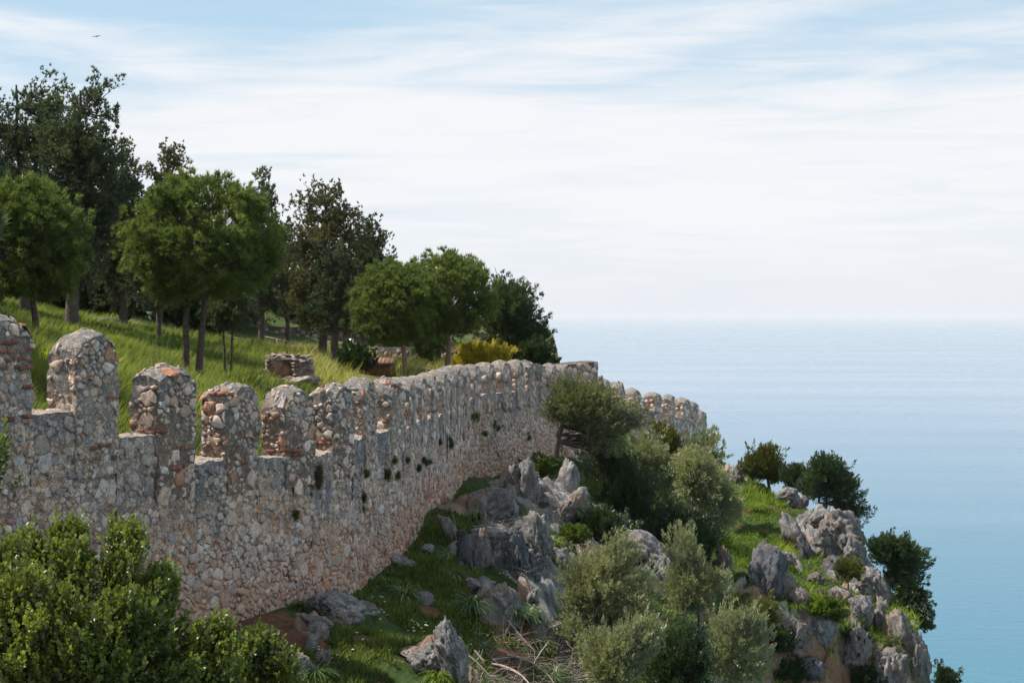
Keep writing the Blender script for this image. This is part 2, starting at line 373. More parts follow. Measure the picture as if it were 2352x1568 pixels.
def zo(x, y, rough=True):
    x = np.asarray(x, float); y = np.asarray(y, float)
    z = TO(x, y)
    xe = np.interp(y, XE_Y, XE_X)
    o = np.maximum(x-xe, 0)
    z = z - 4.5*o - .8*np.minimum(o, 1)**2
    z = z - 2.2*np.maximum(y-108, 0)
    w = np.clip((x-5.2)/3, 0, 1); w = w*w*(3-2*w); yc = 51.5+.25*(x-9)+f2(x, y*0, .5, 3, 77.)*1.2
    z = z - w*2.6*np.maximum(0, yc-y) + w*1.4*np.maximum(0, yc-9-y)
    if rough:
        cl = np.clip((x-5)/4, 0, 1)*np.clip((56-y)/5, 0, 1)*np.clip((y-34)/6, 0, 1)
        nearw = np.clip((x-wallx(y))/1.5, 0, 1)
        q = np.stack([x*.75, y*.75, z*.38], -1); d1, d2, cid = worley(q+vn(q*1.7)[..., None]*.35)
        blk = np.clip((d2-d1)/.22, 0, 1)*.45+cid*1.1
        z = z + np.clip(cl+.12*np.clip((x-4)/3, 0, 1), 0, 1)*(blk-.7)
        n = f2(x, y, .45, 4, 3.)*.45 + np.abs(f2(x, y, 1.2, 3, 9.))*.3
        if OUTC:
            oc = outcrop(x, y); q = np.stack([x*1.15+z*.3, y*1.15, z*.5], -1); q = q+vn(q*1.3)[..., None]*.4; e1, e2, ci = worley(q); e3, e4, cj = worley(q*2.7+9)
            z = z + oc*nearw*((ci-.35)*.62+np.clip((e2-e1)/.25, 0, 1)*.42+(cj-.5)*.3+np.clip((e4-e3)/.3, 0, 1)*.1-.1)
        z = z + nearw*(n*.55 + cl*(np.abs(f2(x, y, .8, 5, 5.))*1.5-.35)) + f2(x, y, 2.5, 3, 2.)*.07
    return z
OUTC = []
def outcrop(x, y):
    m_ = np.zeros(np.shape(x))
    for (qx, qy, r, sy) in OUTC: m_ = np.maximum(m_, np.clip((1.12-np.hypot(x-qx, (y-qy)*sy)/r)*2.0, 0, 1))
    return np.clip(m_+f2(x, y, .9, 4, 61.)*1.3*(m_ > 0)-.16, 0, 1)
def hit(dx, dy, y0=16., y1=100., fn=None, default=None):
    Y = np.arange(y0, y1, .1); q = np.stack([(dx-CX)/F*Y, Y, (HY-dy)/F*Y], -1)
    d = q[:, 2]-(fn or zo)(q[:, 0], q[:, 1])
    ok = np.where(d < 0)[0]
    if len(ok) == 0: return P(dx, dy, default or 60)
    return q[ok[0]]

for (dx, dy, r, sy) in ((1130, 1190, 1.5, .6), (1200, 1250, 1.5, .5), (1080, 1275, .6, .6), (1240, 1240, 1.2, .5), (1190, 1300, 1.2, .6), (1290, 1165, 1.5, .5), (1210, 1120, 1.2, .5), (1465, 1300, 2.2, .5), (1540, 1330, 1.4, .5), (1380, 1280, 1.2, .5), (1925, 1245, 1.4, .4),
                        (1965, 1300, 1.6, .5), (1850, 1215, .7, .4), (1830, 1245, .8, .5), (2000, 1350, 1.2, .6), (1880, 1205, .8, .4), (1810, 1150, .6, .3), (772, 1395, .9, .7), (1030, 1530, .7, .7), (1155, 1400, .45, .7), (1275, 1470, .7, .6), (1230, 1380, .6, .6), (1690, 1100, .6, .3), (720, 1460, .5, .8), (690, 1545, .5, .8), (1130, 1345, .5, .7)):
    q = hit(dx, dy); OUTC.append((q[0], q[1], r, sy))
# outer slope sheet
ys = np.concatenate([np.arange(-6, 18, 1.), np.arange(18, 24, .3), np.arange(24, 36, .15), np.arange(36, 54, .1), np.arange(54, 68, .16), np.arange(68, 74, .3), np.arange(74, 112, .6), np.arange(112, 200, 6.)])
us = np.concatenate([np.arange(0, 19, .13), np.arange(19, 26, .5), np.arange(26, 62, 3.)])
xs0 = np.where(ys < 65.5, wallx(ys)-.25, np.interp(ys, [65.5, 72], [3.5, -6]))
YY = np.repeat(ys[:, None], len(us), 1); XX = xs0[:, None]+us[None, :]
ZZ = np.maximum(zo(XX, YY), -134)
SOIL = [(hit(dx, dy)[:2], r) for dx, dy, r in ((640, 1450, .6), (600, 1440, .5), (700, 1460, .35), (1180, 1520, .5), (985, 1400, .2), (845, 1470, .25), (1210, 1450, .3))]
def soil(x, y):
    m_ = 0
    for (q, r) in SOIL: m_ = np.maximum(m_, np.clip(1.5-np.hypot(x-q[0], (y-q[1])*.6)/r, 0, 1))
    return np.clip(m_+f2(x, y, 1.6, 4, 51.)*1.1, 0, 1)*(m_ > 0)
sl_me = mk('slope_ground', np.stack([XX, YY, ZZ], -1).reshape(-1, 3), grid_faces(len(ys), len(us))[:, ::-1], M['slope'], True, np.repeat(outcrop(XX, YY).reshape(-1, 1), 3, 1), soil(XX, YY).ravel())
sl = ob('slope_ground', sl_me); tag(sl, 'rocky grassy slope falling from the wall foot to the sea cliff', kind='structure')

# inner meadow sheet
i_pts = [tuple(P(*a)) for a in [(160, 755, 50), (440, 872, 40), (523, 864, 45), (740, 827, 65), (935, 864, 60), (1027, 846, 65), (655, 876, 48), (700, 795, 88), (240, 714, 80), (235, 748, 62), (100, 770, 46),
                                (95, 860, 30), (280, 960, 29), (455, 990, 29), (850, 860, 62), (600, 830, 55)]]
for Y, z_ in ((18, -1.9), (22, -2.3), (25, -3.0), (28, -3.4), (33, -3.5), (40, -3.4), (45, -3.4), (52, -3.4), (60, -3.5), (64, -3.6)):
    i_pts.append((float(wallx(Y))-.7, Y, z_))
i_pts += [(-40, 50, 4), (-42, 90, 8), (-25, 95, 2.2), (-10, 100, 0), (0, 95, -2.6), (-30, 20, 3.5), (-60, 30, 8), (-14, 25, -.6), (2, 80, -3.4), (-60, 120, 10), (-12, 12, -1.6)]
TI = TPS(i_pts)
def zi(x, y): return TI(x, y) + f2(x, y, .35, 3, 8.)*.12 - 1.2*np.maximum(y-112, 0)
ys = np.concatenate([np.arange(6, 20, 1.), np.arange(20, 70, .4), np.arange(70, 115, 1.2), np.arange(115, 230, 6.)])
us = np.concatenate([np.arange(0, 14, .3), np.arange(14, 80, 1.5)])
xs0 = np.where(ys < 65.2, wallx(ys)-.35, 3.2)
YY = np.repeat(ys[:, None], len(us), 1); XX = xs0[:, None]-us[None, :]
ZZ = np.maximum(zi(XX, YY), -134)
V = np.stack([XX, YY, ZZ], -1)
V = np.concatenate([V[:, :1]*1.0, V], 1); V[:, 0, 2] = np.where(ys < 65.2, V[:, 0, 2]-2, -14); V[:, 0, 0] += .02
pg = ob('meadow_ground', mk('meadow_ground', V.reshape(-1, 3), grid_faces(len(ys), len(us)+1), M['plateau'], True)); tag(pg, 'grassy meadow rising behind the wall', kind='structure')

# sea
m, t = new_mat('sea_water')
g = t('ShaderNodeNewGeometry'); tc = g.outputs['Position']
w1 = t.noise(t('ShaderNodeMapping', ins={'Vector': tc, 'Rotation': (0, 0, .3), 'Scale': (.07, .16, .1)}).outputs[0], 1., 5, .6)
w2 = t.noise(t('ShaderNodeMapping', ins={'Vector': tc, 'Rotation': (0, 0, -.25), 'Scale': (.35, .6, .3)}).outputs[0], 1., 4, .6)
w3 = t.noise(t('ShaderNodeMapping', ins={'Vector': tc, 'Rotation': (0, 0, .1), 'Scale': (.0012, .006, .01)}).outputs[0], 1., 5, .6)
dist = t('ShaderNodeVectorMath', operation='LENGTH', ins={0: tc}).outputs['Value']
base = t.ramp(t.maprange(dist, 350, 2600, 0, 1, False), [(0, (.012, .15, .19)), (.12, (.045, .15, .215)), (.5, (.125, .20, .27)), (1, (.20, .255, .315))])  # teal shallows near; farther out the sky's reflection is put into the paler colour
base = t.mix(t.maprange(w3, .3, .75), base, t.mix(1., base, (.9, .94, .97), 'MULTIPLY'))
bmp = t('ShaderNodeBump', ins={'Strength': 1., 'Distance': 1.0, 'Height': t.math('ADD', t.math('MULTIPLY', w1, .6), t.math('MULTIPLY', w2, .36))})
rgh = t.maprange(w3, .3, .75, .24, .32)
p = t('ShaderNodeBsdfPrincipled', ins={'Base Color': base, 'Roughness': rgh, 'IOR': 1.33, 'Normal': bmp.outputs[0]})
finish(t, p.outputs[0]); M['sea'] = m
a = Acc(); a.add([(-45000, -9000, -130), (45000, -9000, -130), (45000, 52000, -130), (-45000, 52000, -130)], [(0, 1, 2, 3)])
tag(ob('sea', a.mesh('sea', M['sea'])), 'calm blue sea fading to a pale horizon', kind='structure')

# ------------------------------------------------------------------ masonry
def poisson(a0, a1, z0, z1, rfun, n, tries=1):
    """darts with varying radius"""
    cell = .3; G = {}; pts = []
    A = rng.uniform(a0, a1, n); Z = rng.uniform(z0, z1, n); R = rfun(A, Z)
    for x, z, r in zip(A, Z, R):
        i, j = int(x//cell), int(z//cell); ok = True
        for ii in (i-1, i, i+1):
            for jj in (j-1, j, j+1):
                for (px, pz, pr) in G.get((ii, jj), ()):
                    if (px-x)**2*.8+(pz-z)**2*1.3 < ((pr+r)*.72)**2: ok = False; break
                if not ok: break
            if not ok: break
        if ok: G.setdefault((i, j), []).append((x, z, r)); pts.append((x, z, r))
    return pts
def voronoi(pts, lim=.55):
    cell = .5; G = {}
    for k, (x, z, r) in enumerate(pts): G.setdefault((int(x//cell), int(z//cell)), []).append(k)
    out = []
    for k, (x, z, r) in enumerate(pts):
        i, j = int(x//cell), int(z//cell); nb = []
        for ii in (i-1, i, i+1):
            for jj in (j-1, j, j+1): nb += G.get((ii, jj), [])
        nb = sorted(((pts[m][0]-x)**2+(pts[m][1]-z)**2, m) for m in nb if m != k)[:14]
        R = min(lim, r*2.1); an = rng.uniform(0, 6.28); m5 = rng.integers(4, 7); sq = rng.uniform(.62, 1.); poly = [(x+R*math.cos(a)*1.15*j, z+R*math.sin(a)*sq*j) for a, j in [((q+rng.uniform(-.22, .22))*2*math.pi/m5+an, rng.uniform(.75, 1.15)) for q in range(m5)]]
        for d2, m in nb:
            if d2 > 4*R*R: break
            qx, qz, qr = pts[m]; nx, nz = qx-x, qz-z; w = r/(r+qr); c = (x+nx*w)*nx+(z+nz*w)*nz
            new = []
            for u in range(len(poly)):
                p0, p1 = poly[u], poly[(u+1) % len(poly)]; s0, s1 = p0[0]*nx+p0[1]*nz-c, p1[0]*nx+p1[1]*nz-c
                if s0 <= 0: new.append(p0)
                if (s0 < 0) != (s1 < 0) and s0 != s1: tt = s0/(s0-s1); new.append((p0[0]+tt*(p1[0]-p0[0]), p0[1]+tt*(p1[1]-p0[1])))
            poly = new
            if len(poly) < 3: break
        if len(poly) >= 3: out.append((x, z, poly))
    return out
PAL = np.array([(.33, .335, .36), (.42, .42, .445), (.60, .585, .595), (.54, .455, .42), (.64, .56, .52), (.44, .32, .26), (.38, .215, .145), (.22, .215, .225), (.50, .405, .345)])
PW_UP = np.array([.10, .14, .12, .20, .16, .06, .03, .04, .15]); PW_LO = np.array([.09, .10, .06, .15, .11, .16, .16, .03, .16])
def stone_geo(poly, prot, gap=.012, rough=.012, fine=True):
    """one stone: rings from the joint outwards -> local (a,z,d) verts and triangles"""
    p = np.array(poly); c = p.mean(0); d = p-c; r = np.linalg.norm(d, axis=1).max()
    if fine:
        q = []
        for i in range(len(p)):
            e = p[(i+1) % len(p)]-p[i]; q.append(p[i])
            if np.linalg.norm(e) > .07: q.append(p[i]+e*rng.uniform(.35, .65)+rng.normal(0, .006, 2))
        p = np.array(q)
    p = c+(p-c)*max(.3, 1-gap/max(r, .03)*1.6) + rng.normal(0, .004, p.shape)
    n = len(p); tl = rng.normal(0, .10, 2)*(prot*2)
    rings = []
    for k, (sc, dep) in enumerate(((1.03, -.03), (.99, prot*.65), (.88, prot)) if fine else ((1.02, -.03), (.9, prot))):
        q = c+(p-c)*sc; dd = np.full(n, dep)
        if k: dd = dd+(q-c)@tl*6+rng.normal(0, rough*.5, n); q = q+rng.normal(0, rough*.35, q.shape)
        rings.append(np.c_[q, dd])
    V = np.vstack(rings+[np.r_[c, prot*1.08+rng.normal(0, rough*.4)][None]])
    Fc = []
    for k in range(len(rings)-1):
        for i in range(n):
            a, b = k*n+i, k*n+(i+1) % n; Fc += [(a, b, b+n), (a, b+n, a+n)]
    k = (len(rings)-1)*n
    Fc += [(k+i, k+(i+1) % n, len(V)-1) for i in range(n)]
    return V, Fc
class Stones:
    def __init__(s): s.V = []; s.F = []; s.C = []; s.n = 0
    def add(s, V, Fc, col):
        s.V.append(V); s.F.append(np.array(Fc)+s.n); s.C.append(np.repeat(np.array(col)[None], len(V), 0)); s.n += len(V)
    def mesh(s, name, mapf, mat, origin=None):
        L = np.vstack(s.V); W_ = mapf(L[:, 0], L[:, 1], L[:, 2])
        if origin is not None: W_ = W_-origin
        Fa = np.vstack(s.F)
        return mk(name, W_, Fa, mat, False, np.vstack(s.C))
PAL = PAL*np.array([1.19, 1.02, .89])
def pick_col(lo, v=.1):
    w = PW_UP*(1-lo)+PW_LO*lo
    c = PAL[rng.choice(len(PAL), p=w/w.sum())]*rng.uniform(1-v*2, 1+v*1.5)
    return c
def mortar_col(zr, x, grey, cren=None):
    """zr 0 at foot .. 1 at sill"""
    n = fbm(np.stack([x*.6, zr*3, zr*0+grey], -1), 3)
    lo = np.array([.55, .295, .18]); hi = np.array([.58, .46, .365]); gr = np.array([.36, .325, .31])
    f = np.clip(zr*1.5-.2+n*.5, 0, 1)[:, None]; c = lo*(1-f)+hi*f
    g2 = np.clip((zr-.78)*4+n*1.3, 0, .8)[:, None]
    c = c*(1-g2)+gr*g2
    if cren is not None:
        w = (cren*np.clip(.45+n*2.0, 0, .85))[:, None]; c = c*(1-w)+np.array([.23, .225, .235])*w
    return c

wall = None
def zbase(s):
    x, y, _, _ = WP.at(np.asarray(s, float)); dx, dy = np.interp(s, WP.s, WP.d[:, 0]), np.interp(s, WP.s, WP.d[:, 1])
    return zo(x+dy*.1, y-dx*.1)
HS = None
def base_disp(a, z):
    n = fbm(np.stack([a*2.2, z*2.2, a*0], -1), 4)*.045+fbm(np.stack([a*.5, z*.5, a*0+5], -1), 2)*.05
    for (hs, hz, hr) in HOLES: n = n-.32*np.clip(1.6-np.hypot((a-hs), (z-hz)*.62)/hr, 0, 1)
    return n
def wall_s(dx):
    S = np.linspace(0, WP.L, 2000); x, y, _, _ = WP.at(S); return float(np.interp(dx, CX+F*x/y, S))
HOLES = []
for (dx, dy, hr) in ((663, 1315, .085), (815, 1150, .04), (1010, 1010, .05), (552, 1372, .05)):
    s_ = wall_s(dx); HOLES.append((s_, (HY-dy)/F*float(WP.at(np.array(s_))[1]), hr))
def wall_body():
    Vs, Fs, Cs, b = [], [], [], 0
    edges = WP.s; 
    for i in range(1, len(edges)-1):
        s0, s1, top = edges[i-1], edges[i], SILLS[i]
        if i == len(edges)-2: pass
        nu = 38 if s0 < 22 else (22 if s0 < 34 else 12); nz = 96 if s0 < 22 else (60 if s0 < 34 else 40)
        a = np.linspace(s0, s1, nu); base = zbase(a)-.8
        Zt = np.linspace(0, 1, nz)
        AA = np.repeat(a[:, None], nz, 1); Z = base[:, None]+(top-base[:, None])*Zt[None]
        q = np.stack([AA*7, Z*7, AA*0+3], -1); d1, d2, cid = worley(q)
        n = base_disp(AA, Z)+(cid-.5)*.03-.02*(1-np.clip((d2-d1)/.25, 0, 1))+fbm(q*2.2, 3)*.02
        AA = AA+fbm(q*.5+4, 2)*.03; Z = Z+np.where(Zt[None] > .97, 1., .3)*fbm(np.stack([AA*2.5, Z*0, Z*0+i*3.], -1), 4)*.09
        Vv = WP.map(AA.ravel(), Z.ravel(), n.ravel()); Vs.append(Vv); Fs.append(grid_faces(nu, nz)+b); b += len(Vv)
        zr = np.clip((Z.ravel()-base.repeat(nz)-.8)/(top-base.repeat(nz)-.8), 0, 1)
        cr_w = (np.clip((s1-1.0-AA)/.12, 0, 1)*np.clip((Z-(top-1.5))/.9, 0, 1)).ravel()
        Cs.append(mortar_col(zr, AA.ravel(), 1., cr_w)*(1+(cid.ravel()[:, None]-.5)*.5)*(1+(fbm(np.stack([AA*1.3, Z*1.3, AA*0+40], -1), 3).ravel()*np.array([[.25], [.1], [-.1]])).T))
        # top, back, ends
        nd = 7; D = np.linspace(n[0, -1], -TH, nd)
        A2 = np.repeat(a[:, None], nd, 1); D2 = np.stack([np.linspace(n[k, -1], -TH, nd) for k in range(nu)])
        A2 = A2+(AA[:, -1]-a)[:, None]; Z2 = Z[:, -1][:, None]+(np.abs(fbm(np.stack([A2*3, D2*3, A2*0+i], -1), 3))*.10)*np.minimum(1, np.arange(nd)[None]*.6)
        Vv = WP.map(A2.ravel(), Z2.ravel(), D2.ravel()); Vs.append(Vv); Fs.append(grid_faces(nu, nd)+b); b += len(Vv); Cs.append(np.full((len(Vv), 3), 1.)*np.array([.44, .37, .31]))
        for aa in (s0, s1):
            q = WP.map(np.array([aa]*4), np.array([top, top, top-2.2, top-2.2]), np.array([0, -TH, -TH, 0.])-.002); Vs.append(q); Fs.append(np.array([[b, b+1, b+2, b+3]])); b += 4; Cs.append(np.full((4, 3), .35))
        q = WP.map(np.array([s0, s1, s1, s0]), np.array([top, top, top-4., top-4.]), np.full(4, -TH)); Vs.append(q); Fs.append(np.array([[b, b+1, b+2, b+3]])); b += 4; Cs.append(np.full((4, 3), .35))
    return mk('fortress_wall', np.vstack(Vs), np.vstack(Fs), M['mortar'], True, np.vstack(Cs))
wall = ob('fortress_wall', wall_body())
tag(wall, 'long rubble stone fortress wall with rounded merlons curving away downhill to the corner block', 'wall')

# merlons ---------------------------------------------------------------
def merlon(i, path, s1, hw, top, sill, parent, fine, dome=.34, slant=0., z0=None, th=TH, proud=.035, rows=(), jag=.03, density=1., mcol=(.47, .385, .325), big=False):
    sc_ = s1-hw; z0 = sill-.55 if z0 is None else z0
    def zt(u, v): return top - dome*np.abs(u)**2.4 - .10*np.abs(v)**2 + slant*u
    def shape(u, v, w):
        Zt = zt(u, v); z = z0+(Zt-z0)*w
        a = sc_+hw*u*(1-.05*np.clip(w-.6, 0, 1)*2.5)
        d = proud-(v+1)*.5*(th+proud)
        f = np.stack([a*2.6, z*2.6, d*2.6], -1)
        k = jag*1.5; g = fbm(f*3.1+31, 3)*jag*1.1
        return path.map(a+fbm(f, 3)*k+g, z+fbm(f+11, 3)*k*np.where(w > .98, 1.5, .5)+np.abs(g)*np.where(w > .98, 1.5, .2), d+fbm(f+23, 3)*k+g), z
    def seat(a, z, d):
        f = np.array([a*2.6, z*2.6, d*2.6]); k = jag*1.5; g = float(fbm(f*3.1+31, 3))*jag*1.1
        return float(fbm(f, 3))*k+g, float(fbm(f+23, 3))*k+g
    Vs, Fs, Cs, b = [], [], [], 0
    nu, nv, nw = (24, 14, 30) if fine else (10, 7, 12)
    def add(U, V_, Wd, shp, flip=False):
        nonlocal b
        q, z = shape(U.ravel(), V_.ravel(), Wd.ravel()); fc = grid_faces(*shp)+b
        Vs.append(q); Fs.append(fc[:, ::-1] if flip else fc); b += len(q)
        zr = np.clip((z-sill)/(top-sill), 0, 1)[:, None]
        n = fbm(q*1.3, 3)[:, None]
        tp = np.clip((zr-.45+n*.5)*4, 0, 1)
        Cs.append(np.array(mcol)*(1-tp)+np.array([.29, .265, .235])*tp)
    u = np.linspace(-1, 1, nu); v = np.linspace(-1, 1, nv); w = np.linspace(0, 1, nw)
    A, B = np.meshgrid(u, w, indexing='ij'); add(A, A*0-1, B, A.shape); add(A, A*0+1, B, A.shape, True)
    A, B = np.meshgrid(v, w, indexing='ij'); add(A*0-1, A, B, A.shape, True); add(A*0+1, A, B, A.shape)
    A, B = np.meshgrid(u, v, indexing='ij'); add(A, B, A*0+1, A.shape)
    me = mk('merlon', np.vstack(Vs), np.vstack(Fs), M['mortar'], True, np.vstack(Cs))
    o = ob('merlon', me, parent)
    # bricks
    runs = []
    for (zr, a0, a1) in rows: runs.append((sill+(top-sill)*zr, sc_-hw+2*hw*a0, sc_-hw+2*hw*a1))
    rub = Stones()
    def put(V, Fc, col, mp, nm, ctr):
        if fine:
            s_ = Stones(); s_.add(V, Fc, col); wc = mp(*[np.array([c]) for c in ctr])[0]
            ob(nm, s_.mesh(nm, mp, M['masonry'], wc), o, wc)
        else: rub.add(mp(V[:, 0], V[:, 1], V[:, 2]), Fc, col)
    frontmap = lambda a, z, d: path.map(a, z, d+proud)
    endmap = lambda a, z, d: path.map(sc_-hw-d, z, -a)      # a = depth 0..th, d outwards
    bricks_f, bricks_e = [], []
    for (z, a0, a1) in runs:
        a = a0
        while a < a1-.06:
            L = min(rng.uniform(.10, .25), a1-a)
            if rng.random() < .22: a += L; continue
            bricks_f.append((a+L/2, z+rng.normal(0, .014), L-.018, rng.uniform(.055, .078))); a += L
    for (z, a0, a1) in runs:
        if a0 < .2+sc_-hw:
            a = .03
            while a < th*.7:
                L = min(rng.uniform(.10, .22), th-.03-a)
                if rng.random() < .4: a += L; continue
                bricks_e.append((a+L/2, z+rng.normal(0, .014), L-.018, rng.uniform(.05, .072))); a += L+.005
    for lst, mp in ((bricks_f, frontmap), (bricks_e, endmap)):
        for (a, z, L, h) in lst:
            q = [(a-L/2, z-h/2), (a+L/2, z-h/2+rng.normal(0, .005)), (a+L/2, z+h/2), (a-L/2, z+h/2+rng.normal(0, .005))]
            V, Fc = stone_geo(q, rng.uniform(.012, .03), .002, .004, False)
            put(V, Fc, np.array((.33, .135, .088))*rng.uniform(.5, 1.15), mp, 'brick', (a, z, 0.))
    def near_brick(a, z, lst): return any(abs(a-b_[0]) < b_[2]/2+.03 and abs(z-b_[1]) < .055 for b_ in lst)
    r0 = (.085, .13) if fine else (.12, .17)
    for mp, amax, amin, lst, isf in ((frontmap, sc_+hw, sc_-hw, bricks_f, True), (endmap, th, 0., bricks_e, False)):
        pts = poisson(amin+.03, amax-.03, z0+.02, top-.03, lambda A, Z: ((rng.choice([.05, .09, .14, .19], len(A), p=[.28, .27, .27, .18]) if big else rng.choice([.05, .08, .12, .17], len(A), p=[.4, .3, .2, .1])) if fine else rng.uniform(.1, .18, len(A))), 1600 if fine else 260)
        for (x, z, poly) in voronoi(pts):
            uu = (x-sc_)/hw if isf else -1.
            if z > zt(np.array(uu*.98), np.array(-1.))-.04: continue
            zr = (z-sill)/(top-sill)
            if near_brick(x, z, lst): continue
            if rng.random() > ((.92 if zr > .55 else .72) if isf else (.3 if i == 4 and zr < .7 else (.85 if zr > .5 else .62)))*density: continue
            if not isf and z < sill-.02: continue
            py = np.array(poly)
            py[:, 0] = np.clip(py[:, 0], amin+.005, amax-.005)
            lim = zt(np.clip((py[:, 0]-sc_)/hw, -1, 1) if isf else np.full(len(py), -1.), np.full(len(py), -1.))-.015
            py[:, 1] = np.minimum(py[:, 1], lim)
            V, Fc = stone_geo(py, rng.uniform(.010, .042)*(1.1 if zr > .5 else .7), .016, .012, fine)
            c = pick_col(.2 if isf else .4)*.85+np.array((.40, .33, .28))*.13
            da, dd_ = seat(x, z, proud) if isf else seat(sc_-hw, z, -x)
            V[:, 2] += dd_ if isf else -da
            put(V, Fc, c, mp, 'stone', (x, z, 0.))
    if fine:      # stones set in the rounded cap
        for (x, z, poly) in voronoi(poisson(sc_-hw+.04, sc_+hw-.04, 0, th+proud-.04, lambda A, Z: rng.choice([.05, .09, .13], len(A), p=[.5, .3, .2]), 500)):
            if rng.random() > (.5 if big and i != 7 else .18): continue
            V, Fc = stone_geo(poly, rng.uniform(.005, .028), .016, .012, True)
            u_ = (V[:, 0]-sc_)/hw; v_ = V[:, 1]/(th+proud)*2-1; zz = zt(np.clip(u_, -1, 1), np.clip(v_, -1, 1)); dep = proud-V[:, 1]
            f = np.array([x*2.6, float(zz[-1])*2.6, float(dep[-1])*2.6]); off = float(fbm(f+11, 3))*jag*2.2+abs(float(fbm(f*3.1+31, 3)))*jag*1.6
            L_ = np.c_[V[:, 0], zz+V[:, 2]+off, dep]
            s_ = Stones(); s_.add(L_, Fc, pick_col(.3)*.72); wc = path.map(np.array([x]), np.array([zz[-1]]), np.array([dep[-1]]))[0]
            ob('stone', s_.mesh('stone', path.map, M['masonry'], wc), o, wc)
    if not fine and rub.n:
        r = ob('stones', rub.mesh('stones', lambda a, b_, c: np.stack([a, b_, c], -1), M['masonry']), o); tag(r, kind='stuff')
    return o
ROWS = {3: [(.72, .3, 1.), (.64, .3, 1.), (.56, .5, 1.), (.48, .3, 1.), (.30, .7, 1.), (.0, .5, 1.)], 4: [(.48, .72, 1.), (.40, .5, 1.), (.24, .3, .5), (-.03, .3, .8), (-.15, .25, .95)],
        5: [(.38, 0, .45), (.18, .4, .95), (.0, .3, .9)], 6: [(.9, .0, .3), (.42, .55, 1.), (.34, .6, 1.), (.22, .0, .35), (.0, .4, .9)],
        7: [(.13, .0, 1.), (.06, .2, .8)], 8: [(.62, .0, .6), (.55, .3, .9), (.14, 0., .7), (.05, .0, .4)], 9: [(.25, .2, .7), (.05, .3, .7)], 10: [(.9, 0, .4), (.2, 0., .6)]}
HWM = {3: .56, 4: .50, 5: .53, 6: .50, 7: .52, 8: .5, 9: .55}
for i in range(1, len(A_)-1):
    fine = 3 <= i <= 10
    k = dict(dome=.17 if i in (5, 6, 8) else (.36 if i in (3, 4, 7, 9) else .30), slant=-.06 if i == 4 else 0.)
    rows = ROWS.get(i, [(rng.uniform(0, .9), 0, rng.uniform(.3, .8))])
    merlon(i, WP, WP.s[i], HWM.get(i, .5 if i < 14 else .56), TOPS[i], min(SILLS[i], SILLS[min(i+1, len(SILLS)-1)]), wall, fine, rows=rows, jag=.045 if i in (5, 6, 8) else .034, mcol=(.29, .22, .17) if i in (5, 6, 7, 8) else (.45, .37, .31), big=i in (5, 6, 7, 8), **k)

# stones of the wall face
def ztop_face(s):
    i = np.clip(np.searchsorted(WP.s, s), 1, len(SILLS)-1)
    z = np.array(SILLS)[i]; hw = .5
    inm = (WP.s[i]-s) < 1.02
    inn = s > WP.s[1]
    return np.where(inm & inn, z-.58, z-.03)
SEND = WP.s[-2]
cand = []
pts = poisson(WP.s[1], SEND, -7.3, -1.5, lambda A, Z: np.where(A < 26, rng.choice([.05, .085, .13, .19], len(A), p=[.38, .30, .21, .11]), rng.choice([.10, .14, .19], len(A), p=[.45, .35, .2])), 90000)
pa = np.array(pts); zb_ = zbase(pa[:, 0]); zt_ = ztop_face(pa[:, 0])
keep = (pa[:, 1] > zb_-.1) & (pa[:, 1] < zt_-.03)
pts = [p for p, k in zip(pts, keep) if k]; zb_ = zb_[keep]; zt_ = zt_[keep]
pmap = {(p[0], p[1]): (a, b) for p, a, b in zip(pts, zb_, zt_)}
rest = Stones(); parts = []
HOLE = None
for (x, z, poly) in voronoi(pts):
    zb, zt = pmap[(x, z)]; zr = (z-zb)/(zt-zb)
    pl = float(fbm(np.array([x*.55, z*.8, 2.]), 3))       # plastered patches
    if rng.random() < .06+max(0, .62*zr-.12)+pl*.8: continue
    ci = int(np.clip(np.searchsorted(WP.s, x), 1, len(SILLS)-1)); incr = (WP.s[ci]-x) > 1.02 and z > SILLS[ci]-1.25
    if incr and rng.random() < .3: continue
    lo = min(1, max(0, 1.15-zr*1.5+pl*.4))
    prot = rng.uniform(.004, .026)*(1.3-.8*zr)+(.02 if rng.random() < .08 else 0)
    fine = x < 26
    py = np.array(poly); py[:, 1] = np.minimum(py[:, 1], zt-.005)
    V, Fc = stone_geo(py, prot, .010, .008, fine)
    if any(math.hypot(x-h[0], (z-h[1])*.62) < h[2]*1.3 for h in HOLES): continue
    V[:, 2] += float(base_disp(np.array(x), np.array(z)))+.006
    c = pick_col(lo, .12)
    c = c*.62+np.array((.46, .395, .35))*.38
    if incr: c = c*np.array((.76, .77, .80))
    if zr < .45: c = c*(1-.48*lo)+np.array((.46, .27, .18))*.48*lo
    w = WP.map(np.array([x]), np.array([z]), np.array([0.]))[0]
    ar = np.ptp(py[:, 0])*np.ptp(py[:, 1])/w[1]**2
    dx = CX+F*w[0]/w[1]; dy = HY-F*w[2]/w[1]
    hidden = dx < 0 or dy > 1568 or (dy > 1180+max(0, dx-330)*1.0 and dx < 700)
    parts.append((0 if hidden else ar, V, Fc, c, (x, z)))
parts.sort(key=lambda q: -q[0])
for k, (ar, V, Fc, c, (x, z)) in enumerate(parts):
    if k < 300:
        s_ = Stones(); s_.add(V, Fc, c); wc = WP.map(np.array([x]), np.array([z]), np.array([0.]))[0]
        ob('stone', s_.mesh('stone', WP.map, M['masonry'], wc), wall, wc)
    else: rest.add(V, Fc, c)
tag(ob('rubble_stones', rest.mesh('rubble_stones', WP.map, M['masonry']), wall), kind='stuff')

